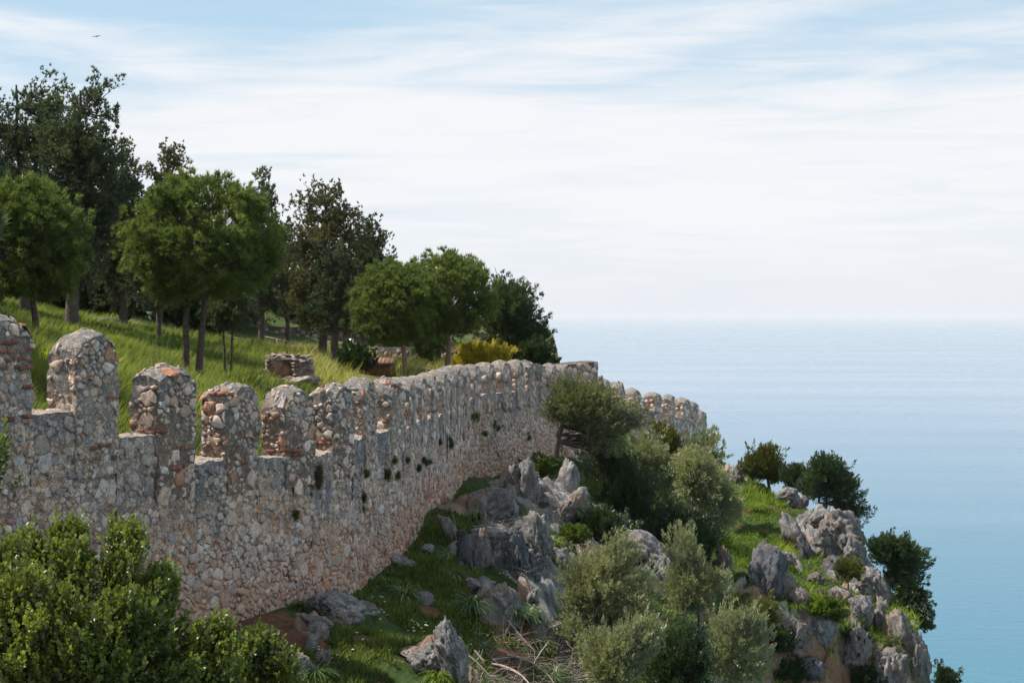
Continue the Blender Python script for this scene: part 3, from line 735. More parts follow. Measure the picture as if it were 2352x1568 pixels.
# generic rubble wall with path, used for the far section, the corner block and the retaining walls
def rubble_wall(name, label, pts, top, base, th, r=(.12, .2), dens=.75, loc_col=(.36, .29, .24), lo=.4, cat='wall', jag=.05, ztopf=None, n=6000, prot=.05, scol=1.):
    path = Path(pts); L = path.L
    nu, nz = max(6, int(L/.4)), 12
    a = np.linspace(0, L, nu); tp = np.interp(a, [0, L], top) if ztopf is None else ztopf(a)
    Vs, Fs, b = [], [], 0
    def patch(AA, ZZ, DD, flip=False):
        nonlocal b
        f = np.stack([AA*1.7, ZZ*1.7, DD*1.7], -1)
        q = path.map((AA+fbm(f, 3)*jag).ravel(), (ZZ+fbm(f+9, 3)*jag).ravel(), (DD+fbm(f+19, 3)*jag).ravel())
        fc = grid_faces(*AA.shape)+b; Vs.append(q); Fs.append(fc[:, ::-1] if flip else fc); b += len(q)
    w = np.linspace(0, 1, nz); AA = np.repeat(a[:, None], nz, 1); Z = base+(tp[:, None]-base)*w
    patch(AA, Z, AA*0); patch(AA, Z, AA*0-th, True)
    D = np.linspace(0, -th, 5); A2 = np.repeat(a[:, None], 5, 1); patch(A2, np.repeat(tp[:, None], 5, 1), np.repeat(D[None], nu, 0))
    for k in (0, -1):
        DD, ZZ = np.meshgrid(np.linspace(0, -th, 5), base+(tp[k]-base)*w, indexing='ij'); patch(DD*0+a[k], ZZ, DD, k == 0)
    V = np.vstack(Vs); n_ = fbm(V*.9, 3)[:, None]
    C = np.array(loc_col)*(1+n_*.5)*(1-.35*np.clip((V[:, 2:3]-np.max(tp)+.25)*4, 0, 1))
    o = ob(name, mk(name, V, np.vstack(Fs), M['mortar'], True, C)); tag(o, label, cat)
    st = Stones()
    for mp, a0, a1, isf in ((path.map, 0, L, 1), (lambda aa, z, d: path.map(0-d, z, -aa), 0, th, 0)):
        p_ = poisson(a0+.03, a1-.03, base, max(tp), lambda A, Zq: rng.uniform(r[0], r[1], len(A)), n if isf else 400)
        for (x, z, poly) in voronoi(p_):
            tz = (np.interp(x, a, tp) if isf else tp[0])
            if z > tz-.08 or rng.random() > dens: continue
            py = np.array(poly); py[:, 1] = np.minimum(py[:, 1], tz-.02); py[:, 0] = np.clip(py[:, 0], a0, a1)
            V, Fc = stone_geo(py, rng.uniform(.3, 1)*prot, .015, .01, False)
            st.add(mp(V[:, 0], V[:, 1], V[:, 2]), Fc, pick_col(lo)*scol)
    r_ = ob('stones', st.mesh('stones', lambda a, b_, c: np.stack([a, b_, c], -1), M['masonry']), o); tag(r_, kind='stuff')
    return o, path

# corner block: the closed stretch of parapet at the turn, and its return towards the lower wall
cb_a = A_[-2]+np.array([.02, .05]); cb_b = P(2391/1.7415, 880, 65.4)[:2]
rubble_wall('parapet_block', 'tall closed block of pale squared stones at the corner of the long wall', [cb_a, cb_b], (-2.2, -2.12), -7.5, 1.1, (.16, .23), .88, (.22, .19, .165), .1, 'wall block', .05, n=1500, prot=.07)
# far lower section
FA, FB = P(1385, 900, 86)[:2], P(1621, 900, 102)[:2]
far_edges = [(1418, 86), (1436, 88.5), (1473, 91), (1528, 94.5), (1549, 97), (1585, 99.5), (1603, 101)]
fp = [P(1372, 900, 82)[:2]]+[P(a, 900, b)[:2] for a, b in far_edges]+[P(1621, 900, 102.4)[:2]]
FPa = Path(fp)
def far_sill(a):
    x, y, _, _ = FPa.at(np.asarray(a, float)); dx = CX+F*x/y
    return (HY-np.interp(dx, [1372, 1400, 1440, 1476, 1510, 1550, 1590, 1622], [905, 915, 928, 936, 948, 958, 968, 972]))/F*y
far, FP = rubble_wall('lower_fortress_wall', 'distant lower stretch of crenellated wall ending against the open sea', fp, None, -14., .9, (.17, .28), .6, (.36, .29, .235), .35, 'wall', .07,
                      ztopf=lambda a: far_sill(a), n=7000, prot=.06)
def farz(dy, Y): return (HY-dy)/F*Y
sF = lambda dx: float(np.interp(dx, [CX+F*q[0]/q[1] for q in FP.p], FP.s))
for dxr, top_dy, w_dx in [(1400, 868, 22), (1432, 877, 36), (1469, 892, 36), (1517, 899, 42), (1549, 907, 36), (1585, 912, 30), (1603, 921, 20), (1621, 941, 18)]:
    s1 = sF(dxr); s0 = sF(dxr-w_dx*.75); Y = float(FP.at(np.array(s1))[1]); hw = max(.42, min(.62, (s1-s0)/2)); sill = float(far_sill(np.array(s1)))
    merlon(0, FP, s1, hw, farz(top_dy, Y), sill, far, False, dome=.30, th=.8, proud=.05, jag=.06, rows=[(.1, 0, .5)])

# retaining walls under the trees
rubble_wall('retaining_wall', 'long low brown stone wall with a sunlit top behind the pine trunks', [P(560, 760, 90)[:2], P(870, 760, 92)[:2]], (-.75, -.75), -2.6, .8, (.16, .26), .8, (.2, .15, .12), .5, n=2600, prot=.05, scol=.5)
rubble_wall('retaining_wall', 'dark grey stone terrace wall behind the small red roofed hut', [P(860, 810, 84)[:2], P(1060, 810, 80)[:2]], (-1.9, -1.8), -4.0, .8, (.16, .26), .8, (.14, .12, .11), .2, n=2000, prot=.05, scol=.35)

# ------------------------------------------------------------------ rocks
def ico(n):
    import bmesh
    bm = bmesh.new(); bmesh.ops.create_icosphere(bm, subdivisions=n, radius=1)
    V = np.array([v.co[:] for v in bm.verts]); Fc = np.array([[v.index for v in f.verts] for f in bm.faces]); bm.free(); return V, Fc
ICO = {k: ico(k) for k in (3, 4, 5)}
def rock_mesh(name, sx, sy, sz, seed, sub=4, flute=.25, cuts=9, tilt=0., mat='rock', taper=0.):
    V, Fc = ICO[sub]; r = np.random.default_rng(seed); V = V.copy()
    for _ in range(cuts):
        n = r.normal(size=3); n /= np.linalg.norm(n); d = r.uniform(.55, .85)
        V -= np.maximum(0, V@n-d)[:, None]*n*.9
    off = r.uniform(0, 30, 3)
    V *= (1+.28*fbm(V*1.3+off, 3)-.16*np.abs(fbm(V*2.8+off, 3)))[:, None]
    V[:, :2] *= (1-flute*np.abs(fbm(V*np.array([3.6, 3.6, .7])+off, 3)))[:, None]
    q = V@np.array([[.95, .2, .2], [-.2, .96, .1], [-.2, -.1, .97]])*np.array([1.9, 1.9, 1.0])+off; q = q+fbm(q*.9, 2)[:, None]*.5
    d1, d2, cid = worley(q)
    cf = .8 if flute > .1 else .2
    V *= (1+((cid-.5)*.30-.16*(1-np.clip((d2-d1)/.16, 0, 1)))*cf)[:, None]
    d1, d2, cid = worley(q*2.6+5)
    V *= (1+(cid-.5)*.10-.05*(1-np.clip((d2-d1)/.2, 0, 1)))[:, None]
    V *= (1-.08*np.abs(fbm(V*7+off, 4)))[:, None]
    if taper: V[:, :2] *= (1-taper*np.clip(V[:, 2:]*.6+.4, 0, 1))
    V = V*np.array([sx, sy, sz])
    c, s = math.cos(tilt), math.sin(tilt); V = V@np.array([[c, 0, s], [0, 1, 0], [-s, 0, c]]).T
    return mk(name, V, Fc, M[mat], False)
ROCKS = [  # cx, cy, w, h (photo px), label, mat, tilt deg, fluting, yfix
 (772, 1392, 172, 74, 'broad flat pinkish rock slab lying against the wall foot', 'rock', 8, .1, 0),
 (968, 1373, 46, 36, 'small rounded pale rock alone in the shaded grass', 'rock', 0, .1, 0),
 (1150, 1370, 62, 52, 'pale rock at the edge of the sunlit grass beside long strap leaves', 'rock', 20, .15, 0),
 (1100, 1338, 60, 18, 'thin flat stone lying above the pale sunlit rock', 'rock', 5, .1, 0),
 (1042, 1500, 62, 190, 'tall leaning grey rock fin standing in the shaded grass', 'rock', -14, .3, 0),
 (985, 1512, 108, 60, 'grey wedge rock leaning on the tall rock fin', 'rock', 28, .25, 0),
 (738, 1452, 56, 54, 'rounded reddish rock below the bare soil patch', 'rock_red', 0, .1, 0),
 (715, 1478, 30, 54, 'narrow pale rock touching the rounded reddish rock', 'rock', 10, .2, 0),
 (730, 1425, 74, 34, 'low reddish ledge above the rounded reddish rock', 'rock_red', 10, .1, 0),
 (745, 1512, 36, 46, 'reddish broken rock beside the pale rocks near the bottom edge', 'rock_red', 20, .2, 0),
 (690, 1540, 42, 96, 'upright blue grey rock with white crust beside the foreground bush', 'rock', -12, .3, 0),
 (652, 1500, 50, 26, 'small grey stone between the upright white crusted rock and the bush', 'rock', 0, .1, 0),
 (868, 1425, 20, 22, 'tiny pointed white stone in the middle of the shaded grass', 'rock', 0, .1, 0),
 (925, 1288, 74, 26, 'long low ledge of rock emerging from the wall base', 'rock_red', 22, .2, 0),
 (975, 1262, 40, 24, 'small rounded rock above the long low ledge', 'rock', 0, .1, 0),
 (1128, 1165, 104, 88, 'massive light grey angular block of limestone on the upper slope', 'rock', 18, .18, 0),
 (1130, 1225, 80, 44, 'broken grey rock under the massive limestone block', 'rock', 10, .2, 0),
 (1068, 1268, 34, 96, 'pointed fluted rock spike on the left of a pair', 'rock_dark', -8, .45, 0),
 (1104, 1268, 42, 104, 'ribbed fluted rock spike on the right of a pair', 'rock', 4, .5, 0),
 (1034, 1215, 30, 80, 'slim tilted rock edging the upper grass near the wall', 'rock', -28, .3, 0),
 (1212, 1108, 46, 86, 'upright grey rock below the wall left of the leaning tree', 'rock', -4, .3, 0),
 (1180, 1090, 40, 50, 'grey rock half hidden in ivy beside the upright rock', 'rock', 0, .3, 0),
 (1170, 1140, 26, 50, 'narrow rock stub in front of the half hidden ivy rock', 'rock', 8, .3, 0),
 (1306, 1100, 52, 84, 'rounded grey rock beneath the leaning tree trunk', 'rock', 0, .2, 0),
 (1315, 1172, 66, 86, 'cracked grey rock hanging below the tree roots', 'rock', 14, .3, 0),
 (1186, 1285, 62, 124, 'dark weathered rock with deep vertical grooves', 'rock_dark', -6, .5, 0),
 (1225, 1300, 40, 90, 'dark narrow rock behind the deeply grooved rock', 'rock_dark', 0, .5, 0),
 (1238, 1228, 62, 96, 'grey crag at the top of the shaded gully', 'rock', -26, .4, 0),
 (1288, 1285, 62, 54, 'sunlit grey boulder left of the big olive bush', 'rock', 0, .25, 0),
 (1200, 1225, 50, 70, 'shaded rock in the gully behind dry roots', 'rock_dark', 0, .4, 0),
 (1465, 1275, 170, 92, 'wide sunlit limestone outcrop behind the olive bushes', 'rock', 10, .3, 48.),
 (1535, 1300, 66, 84, 'square sunlit rock on the right end of the limestone outcrop', 'rock', 0, .35, 47.),
 (1528, 1335, 36, 56, 'slim rock plate leaning on the limestone outcrop', 'rock', 18, .3, 46.),
 (1385, 1262, 50, 44, 'low pale rock at the left end of the limestone outcrop', 'rock', -10, .3, 48.),
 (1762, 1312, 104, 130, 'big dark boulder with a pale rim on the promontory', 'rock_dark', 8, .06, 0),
 (1825, 1225, 44, 96, 'slanting grey rock rib among the sunlit grass', 'rock', -32, .3, 0),
 (1850, 1262, 28, 70, 'short dark rock rib beside the slanting rib', 'rock_dark', -24, .3, 0),
 (1922, 1228, 104, 104, 'long bare limestone crest above the sea', 'rock', -34, .3, 0),
 (1880, 1190, 66, 40, 'pale limestone lump on the ridge below the leaning carob', 'rock', -20, .3, 0),
 (1965, 1290, 62, 96, 'grey crag lower down the limestone crest', 'rock', -24, .35, 0),
 (2002, 1345, 66, 104, 'sheer grey crag beside the lowest carob tree', 'rock', -18, .35, 0),
 (1806, 1133, 50, 28, 'white weathered rocks on the skyline under the twin carobs', 'rock', 0, .4, 0),
 (1836, 1150, 44, 34, 'grey knobbly rock right of the white skyline rocks', 'rock', 0, .4, 0),
 (1742, 1118, 36, 20, 'low white rock in the grass near the skyline', 'rock', 0, .4, 0),
 (1692, 1092, 34, 36, 'small pale rock pair at the left end of the promontory', 'rock', 0, .4, 0),
 (1672, 1085, 26, 24, 'small grey rock beside the tall scrub on the promontory', 'rock', 0, .4, 0),
 (1812, 1290, 34, 36, 'small orange rock right of the big dark boulder', 'rock_red', 0, .1, 0),
 (1802, 1345, 44, 56, 'reddish rock cluster under the big dark boulder', 'rock_red', 0, .3, 0),
 (1838, 1370, 40, 46, 'brown knobbly rock on the steep face', 'rock_red', 0, .3, 0),
 (1872, 1330, 30, 30, 'square pale brown stone among green herbs', 'rock_red', 10, .1, 0),
 (1918, 1325, 34, 34, 'rounded grey stone beside dead twigs', 'rock', 0, .1, 0),
 (1930, 1375, 66, 50, 'overhanging grey rock below dead twigs', 'rock', 0, .3, 0),
 (1978, 1400, 50, 80, 'vertical ribbed rock of the lower cliff', 'rock', -8, .5, 0),
 (2030, 1420, 48, 90, 'tall rounded rock column on the cliff edge', 'rock', -14, .45, 0),
 (2072, 1450, 50, 90, 'reddish rock column right of the tall rounded column', 'rock_red', -14, .45, 0),
 (2105, 1525, 54, 110, 'brown cliff rock at the outermost edge above the water', 'rock_red', -6, .4, 0),
 (2045, 1530, 70, 100, 'brown overhanging rock face near the bottom edge', 'rock_red', 0, .4, 0),
 (1965, 1500, 66, 90, 'orange rock face in the shaded hollow of the cliff', 'rock_red', 0, .4, 0),
 (1890, 1450, 50, 70, 'grey brown rock on the shaded cliff below green herbs', 'rock', 0, .4, 0),
 (1830, 1455, 50, 60, 'brown rock in the shade under the yellow green bush', 'rock_red', 0, .4, 0),
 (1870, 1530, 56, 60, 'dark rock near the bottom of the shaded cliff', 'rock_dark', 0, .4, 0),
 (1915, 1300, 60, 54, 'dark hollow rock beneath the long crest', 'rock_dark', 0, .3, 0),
 (1222, 1370, 28, 44, 'slim brown rock at the rim of the gully', 'rock', 12, .3, 0),
 (1160, 1420, 34, 66, 'cracked pale rock half buried below the sunlit rim', 'rock', 8, .4, 0),
 (1278, 1452, 44, 66, 'forked brown rock beside the olive above the dead branches', 'rock_red', -8, .3, 0),
 (1660, 1290, 40, 60, 'reddish rock edge between dark scrub and bright grass', 'rock_red', 0, .3, 0),
 (1000, 1548, 30, 30, 'brown stone beside the bright grass clump at the bottom', 'rock_red', 0, .2, 0),
]
for k, (cx, cy, w, h, lab, mt, tilt, fl, yf) in enumerate(ROCKS):
    q = P(cx, cy+h*.3, yf) if yf else hit(cx, cy+h*.3)
    Y = q[1]+.1; c = P(cx, cy, Y); c[2] -= h/F*Y*.05
    sx, sz = w/F*Y*.66, h/F*Y*.66
    o = ob('rock', rock_mesh('rock', sx, min(max(sx, .35*sz), 1.4*sz+.3)*.9, sz, 100+k, 5 if w*h > 5200 else 4, fl*1.3, 9, math.radians(tilt), mt), None, c)
    o.rotation_euler = (0, 0, rng.uniform(-.3, .3)); tag(o, lab, 'rock')
for (cx, cy, w, h, lab) in [(232, 742, 84, 24, 'low mossy rock outcrop in the meadow under the pines'), (206, 736, 20, 14, 'small sunlit stone on the low mossy outcrop'), (262, 744, 40, 20, 'dark stone at the right end of the mossy outcrop')]:
    q = hit(cx, cy+h*.3, 30, 95, zi); c = P(cx, cy, q[1])
    o = ob('rock', rock_mesh('rock', w/F*q[1]*.6, w/F*q[1]*.4, h/F*q[1]*.75, int(cx), 3, .2, 8, 0, 'rock_dark'), None, c); tag(o, lab, 'rock')

# ------------------------------------------------------------------ foliage
def nrm(v): return v/(np.linalg.norm(v, axis=-1, keepdims=True)+1e-9)
def leaf_geo(pos, d, L, Wd, rhomb):
    n = len(pos); s = nrm(np.cross(d, rng.normal(size=(n, 3))))*(Wd/2)[:, None]
    if not rhomb:
        V = np.stack([pos-s, pos+s, pos+d*L[:, None]], 1).reshape(-1, 3); Fc = np.arange(3*n).reshape(-1, 3); k = 3
    else:
        up = nrm(np.cross(s, d))*(Wd*.25)[:, None]; mid = pos+d*(L*.55)[:, None]
        V = np.stack([pos, mid-s+up, pos+d*L[:, None], mid+s+up], 1).reshape(-1, 3); b = np.arange(n)[:, None]*4
        Fc = np.concatenate([b+np.array([[0, 2, 1]]), b+np.array([[0, 3, 2]])], 0); k = 4
    return V, Fc, k
def cloud(name, ctr, sig, nleaf, L, Wd, mat, center, tuft=1, up=.5, out=.6, rand=.8, rhomb=True, parent=None, flat=1., hang=0., shoot=0.):
    """leaves gathered in clumps; every clump keeps its own shade"""
    nleaf = int(nleaf*(.88 if tuft > 1 else .6)); L *= 1.1; Wd *= 1.3
    nc = len(ctr); nt = max(1, nleaf//tuft)
    idx = rng.integers(0, nc, nt); g = rng.normal(size=(nt, 3)); g *= (np.minimum(1.9, np.linalg.norm(g, axis=1))/(np.linalg.norm(g, axis=1)+1e-9))[:, None]
    sg = np.asarray(sig)[idx] if np.ndim(sig) else np.full(nt, sig)
    pos = ctr[idx]+g*sg[:, None]*np.array([1, 1, flat])
    if shoot:
        sd = nrm(nrm(ctr-center)*.55+np.array([0, 0, .75-hang*1.3])+rng.normal(size=(nc, 3))*.4); sl = rng.uniform(.5, 1.3, nc)*shoot
        tt = rng.uniform(-.35, 1., nt); pos = ctr[idx]+sd[idx]*(tt*sl[idx])[:, None]+g*(sg*.5*(1.05-.8*np.clip(tt, 0, 1)))[:, None]
    o = nrm(pos-center)*out + nrm(g)*.5 + np.array([0, 0, up-hang]) + rng.normal(size=(nt, 3))*rand*.5
    d = nrm(o+(sd[idx]*.7 if shoot else 0))
    shade = rng.random(nc)[idx]*.45+rng.random(nt)*.35
    if tuft > 1:
        pos = np.repeat(pos, tuft, 0); d = nrm(np.repeat(d, tuft, 0)+rng.normal(size=(nt*tuft, 3))*.45); shade = np.repeat(shade, tuft)
    n = len(pos); shade = np.clip(shade+rng.random(n)*.22, 0, 1)
    LL = L*rng.uniform(.6, 1.2, n); V, Fc, k = leaf_geo(pos, d, LL, Wd*rng.uniform(.7, 1.2, n), rhomb)
    return mk(name, V, Fc, mat, False, None, np.repeat(shade, k))
def bez(a, b, c, n):
    t_ = np.linspace(0, 1, n)[:, None]; return (1-t_)**2*a+2*t_*(1-t_)*b+t_*t_*c
TREES = []
def tree(name, label, cat, base, cc, rad, mat, bark, nb=40, per=5, nleaf=40000, L=.1, Wd=.02, tr=.15, sig=.3, kind='round', tuft=1, up=.5, out=.6, rand=.8, rhomb=True,
         trunks=1, group=None, lean=None, fork=.35, flat=1., limb=.35, hang=0., twig=True, lift=.0, spread=.3, blobs=None, shoot=0., lobes=.45, cexp=.45):
    """base: foot, cc: crown centre, rad: crown radii"""
    base, cc, rad = np.array(base, float), np.array(cc, float), np.array(rad, float)
    bl = [(cc, rad)]+[(np.array(a, float), np.array(b, float)) for a, b in (blobs or [])]; bw = np.array([b[0]*b[2] for a, b in bl]); bw /= bw.sum()
    root = ob(name, None, None, base); tag(root, label, cat, group)
    # trunk line(s)
    H = cc[2]-base[2]
    trunk = []; woods = Acc(); tops = []
    for k in range(trunks):
        off = np.array([0, 0, 0.]) if trunks == 1 else np.array([(k-(trunks-1)/2)*spread, rng.uniform(-.1, .1), 0])
        end = cc+np.array([off[0]*1.2, 0, rad[2]*(.55 if kind != 'conic' else .9)]); mid = base+(end-base)*.5+(np.array(lean) if lean is not None else rng.normal(0, .06, 3)*H*.3)
        b0 = base+off*.6
        ln = bez(b0-np.array([0, 0, .3]), mid+off, end, 12); ln[1:-1] += rng.normal(0, .02, (10, 3))*tr*6*np.array([1, 1, 0])
        rr = tr*(1-np.linspace(0, 1, 12)*.85); rr[0] *= 1.35
        woods.add(*tube(ln-base, rr, 9, False)); tops.append(ln)
    ob('trunk', woods.mesh('trunk', M[bark], True), root)
    # branches
    br = Acc(); cl = []; sg = []
    for k in range(nb):
        c_, r_ = bl[rng.choice(len(bl), p=bw)]
        u = rng.normal(size=3); u /= np.linalg.norm(u)
        if kind == 'dome': u[2] = max(u[2], -.62-.2*rng.random()); u[:2] /= np.linalg.norm(u[:2])/math.sqrt(max(0.02, 1-u[2]**2)) if u[2] > -.6 else 1.
        elif kind == 'round': u[2] = u[2]*.9+.12
        elif kind == 'conic':
            hz_ = rng.uniform(-1, 1)**1; ang = rng.uniform(0, 2*math.pi); rr = math.sqrt(max(0, 1-hz_**2)) if hz_ < 0 else (1-hz_)**cexp
            u = np.array([math.cos(ang)*rr, math.sin(ang)*rr, hz_])
        rf = (rng.uniform(.5, 1.0) if kind != 'conic' else rng.uniform(.35, 1.03)) if kind != 'dome' else (rng.uniform(.92, 1.02) if rng.random() < .75 else rng.uniform(.55, .85))
        rf *= 1+(lobes if kind != 'dome' else .13)*float(fbm(u*(2.0 if kind != 'dome' else 2.6)+c_*.37, 2))
        end = c_+u*r_*rf
        ln = tops[k % trunks]
        if kind == 'conic': zt = end[2]-.12*r_[2]
        else: zt = c_[2]-r_[2]*.9+ (end[2]-c_[2]+r_[2])*.35
        j = int(np.clip(np.searchsorted(ln[:, 2], zt), int(12*fork), 10)); st = ln[j]
        m1 = st+(end-st)*.5+np.array([0, 0, (-.08+lift)*np.linalg.norm(end-st)])+rng.normal(0, .06, 3)*np.linalg.norm(end-st)
        b = bez(st, m1, end, 5); r0 = tr*limb*rng.uniform(.5, 1)*(1-.5*j/12)
        br.add(*tube(b-base, r0*(1-np.linspace(0, 1, 5)*.82), 4, False))
        for q in range(per):
            tq = rng.uniform(.45 if kind != 'dome' else .86, 1.02); pt = st*(1-tq)**2+2*m1*tq*(1-tq)+end*tq*tq
            pt = pt+rng.normal(0, 1, 3)*sig*np.array([1., 1., .7])*(1.0 if q else .3)
            cl.append(pt); sg.append(sig*rng.uniform(.45, 1.0))
            if twig and q < 2:
                s2 = b[min(4, int(tq*4)-1)]; br.add(*tube([s2-base, (s2+pt)/2-base+rng.normal(0, .04, 3), pt-base], [r0*.28, r0*.2, r0*.08], 3, False))
    ob('branches', br.mesh('branches', M[bark], True), root)
    cl = np.array(cl); me = cloud('crown', cl-base, np.array(sg), nleaf, L, Wd, M[mat], cc-base, tuft, up, out, rand, rhomb, None, flat, hang, shoot)
    ob('crown', me, root)
    return root
def T(name, label, cat, bx, by, Y, x0, x1, y0, y1, mat, bark, depth=.85, fn=None, more=(), **k):
    """foot (photo x,y) at distance Y; crown box in photo px"""
    base = P(bx, by, Y)
    if fn is not None:
        base[2] = float(fn(base[0], base[1]))-.05
    rx, rz = (x1-x0)/2/F*Y, (y1-y0)/2/F*Y
    cc = P((x0+x1)/2, (y0+y1)/2, Y)
    s = k.get('sig', .3)
    if k.get('kind', 'round') == 'round' and not k.get('tuft'): k.setdefault('shoot', min(.34, rz*.28)); k['rhomb'] = False
    k['blobs'] = [(P((a+b)/2, (c+d)/2, Y), ((b-a)/2/F*Y, (b-a)/2/F*Y*depth, (d-c)/2/F*Y)) for a, b, c, d in more]
    return tree(name, label, cat, base, cc, (max(rx-s*.45, .1), rx*depth, max(rz-s*.5, .1)), mat, bark, **k)

# stone pines
sp = dict(kind='dome', tuft=9, up=.55, out=.7, rand=.45, flat=.6, shoot=.08, rhomb=False, limb=.28, group='stone pines')
T('stone_pine', 'bright green round stone pine cut by the left picture edge', 'pine tree', 92, 760, 34, -70, 182, 392, 712, 'stone_pine', 'bark', fn=zi, nb=170, per=7, nleaf=105000, L=.13, Wd=.017, tr=.10, sig=.17, **sp)
T('stone_pine', 'tall bright green stone pine on twin trunks in the middle of the meadow', 'pine tree', 440, 870, 40, 300, 640, 390, 722, 'stone_pine', 'bark', fn=zi, nb=260, per=8, nleaf=170000, L=.14, Wd=.019, tr=.12, sig=.2, trunks=2, spread=.40, **sp)
T('stone_pine', 'umbrella pine on the left of the pair with slim orange trunk', 'pine tree', 935, 862, 58, 812, 1010, 596, 808, 'stone_pine', 'bark_pale', fn=zi, nb=170, per=8, nleaf=110000, L=.17, Wd=.025, tr=.13, sig=.22, **sp)
T('stone_pine', 'umbrella pine on the right of the pair overlapping its neighbour beside yellow broom', 'pine tree', 1027, 842, 60, 920, 1134, 578, 785, 'stone_pine', 'bark_pale', fn=zi, nb=190, per=8, nleaf=125000, L=.17, Wd=.025, tr=.14, sig=.23, **sp)
# round dark tree by the sea
T('carob_tree', 'broad dark round tree at the end of the grove against the sea', 'tree', 1180, 850, 68, 1080, 1245, 614, 860, 'dark_pale', 'bark', fn=None, nb=260, per=7, nleaf=90000, L=.13, Wd=.05, tr=.2, sig=.24, up=.4, more=[(1160, 1278, 700, 860), (1110, 1225, 640, 760)], lobes=.2, shoot=.14)
T('shrub', 'low dark bush with loose twigs at the foot of the broad round tree', 'shrub', 1235, 850, 66, 1195, 1284, 765, 855, 'dark', 'bark', nb=34, per=5, nleaf=12000, L=.13, Wd=.07, tr=.05, sig=.2)
T('yellow_broom', 'yellow flowering broom bush just behind the wall', 'shrub', 1110, 850, 62, 1036, 1188, 782, 862, 'broom', 'bark_grey', nb=150, per=6, nleaf=60000, L=.12, Wd=.035, tr=.05, sig=.16, up=.8)
# tall pines
ap = dict(kind='conic', tuft=10, up=.6, out=.45, rand=.6, rhomb=False, limb=.33, flat=.6, group='tall dark pines', lobes=.4, shoot=.42)
T('pine_tree', 'tall grey green pine filling the top left corner', 'pine tree', 60, 752, 55, -110, 185, 160, 720, 'pine', 'bark', fn=zi, cexp=.25, nb=217, per=5, nleaf=132000, L=.125, Wd=0.032, tr=.22, sig=0.276, more=[(60, 215, 175, 420)], **ap)
T('pine_tree', 'tallest dark pine with thick trunk forking low on the left', 'pine tree', 168, 752, 51, 70, 300, 175, 710, 'pine', 'bark', fn=zi, cexp=.3, nb=217, per=5, nleaf=143000, L=.125, Wd=0.030, tr=.26, sig=0.236, more=[(150, 320, 250, 600)], **ap)
T('pine_tree', 'dark pine with drooping right side beside the tallest pine', 'pine tree', 285, 745, 62, 195, 362, 300, 725, 'pine', 'bark', fn=zi, cexp=.3, nb=174, per=4, nleaf=99000, L=.125, Wd=0.033, tr=.2, sig=0.262, more=[(200, 345, 420, 700)], **ap)
T('pine_tree', 'ragged brownish pine top showing above the twin trunk stone pine', 'pine tree', 366, 742, 66, 315, 462, 312, 690, 'pine_brown', 'bark', fn=zi, nb=108, per=4, nleaf=55000, L=.125, Wd=0.035, tr=.17, sig=0.223, **ap)
T('pine_tree', 'slender blue green pine behind the right shoulder of the twin trunk stone pine', 'pine tree', 600, 790, 72, 520, 690, 372, 770, 'pine', 'bark', fn=zi, nb=137, per=4, nleaf=71500, L=.125, Wd=0.039, tr=.18, sig=0.249, **ap)
T('pine_tree', 'olive brown pine with bare lower limbs in the centre of the grove', 'pine tree', 742, 824, 65, 628, 865, 405, 760, 'pine_brown', 'bark', fn=zi, cexp=.35, nb=246, per=5, nleaf=121000, L=.125, Wd=0.033, tr=.22, sig=0.236, more=[(655, 800, 600, 770)], **ap)
T('pine_tree', 'dark pine at the right end of the tall group behind the umbrella pines', 'pine tree', 838, 800, 72, 770, 922, 490, 780, 'pine', 'bark', fn=zi, nb=137, per=4, nleaf=71500, L=.125, Wd=0.039, tr=.2, sig=0.249, **ap)
T('pine_tree', 'pine with thick dark trunk standing left of the round green shrub', 'pine tree', 771, 832, 62, 700, 850, 560, 780, 'pine', 'bark', fn=zi, nb=72, per=4, nleaf=38500, L=.125, Wd=0.033, tr=.22, sig=0.223, **ap)
T('pine_tree', 'small dark pine between the twin trunk stone pine and the grove', 'pine tree', 660, 790, 78, 560, 740, 500, 752, 'pine', 'bark', fn=zi, nb=79, per=4, nleaf=38500, L=.125, Wd=0.041, tr=.17, sig=0.276, **ap)
T('pine_tree', 'shaded pine with black trunk right of the mossy outcrop', 'pine tree', 368, 752, 58, 280, 440, 540, 724, 'pine', 'bark', fn=zi, nb=87, per=4, nleaf=44000, L=.125, Wd=0.032, tr=.10, sig=0.236, **ap)
for (bx, Y, x0, x1, y0, lab) in [(-110, 30, -250, -70, 330, 'pine just outside the left picture edge nearest the wall'), (-200, 36, -340, -90, 230, 'taller pine outside the left picture edge behind the nearest one'), (-90, 25.5, -220, -80, 380, 'low pine outside the left picture edge close to the first merlon'), (-310, 31, -460, -170, 200, 'big pine farther outside the left picture edge'), (-260, 45, -400, -90, 150, 'tall pine outside the left picture edge beside the grove')]:
    T('pine_tree', lab, 'pine tree', bx, 780, Y, x0, x1, y0, 700, 'pine', 'bark', fn=zi, cexp=.3, nb=101, per=4, nleaf=24000, L=.3, Wd=.09, tr=.2, sig=0.262, **ap)
T('young_pine', 'young pine on two thin trunks right of the twin trunk stone pine', 'pine tree', 523, 866, 44, 470, 575, 628, 768, 'pine', 'bark', fn=zi, kind='round', nb=44, per=6, nleaf=26000, L=.13, Wd=.03, tr=.055, sig=.2, trunks=2, spread=.16, tuft=8, rhomb=False, up=.6, limb=.3)
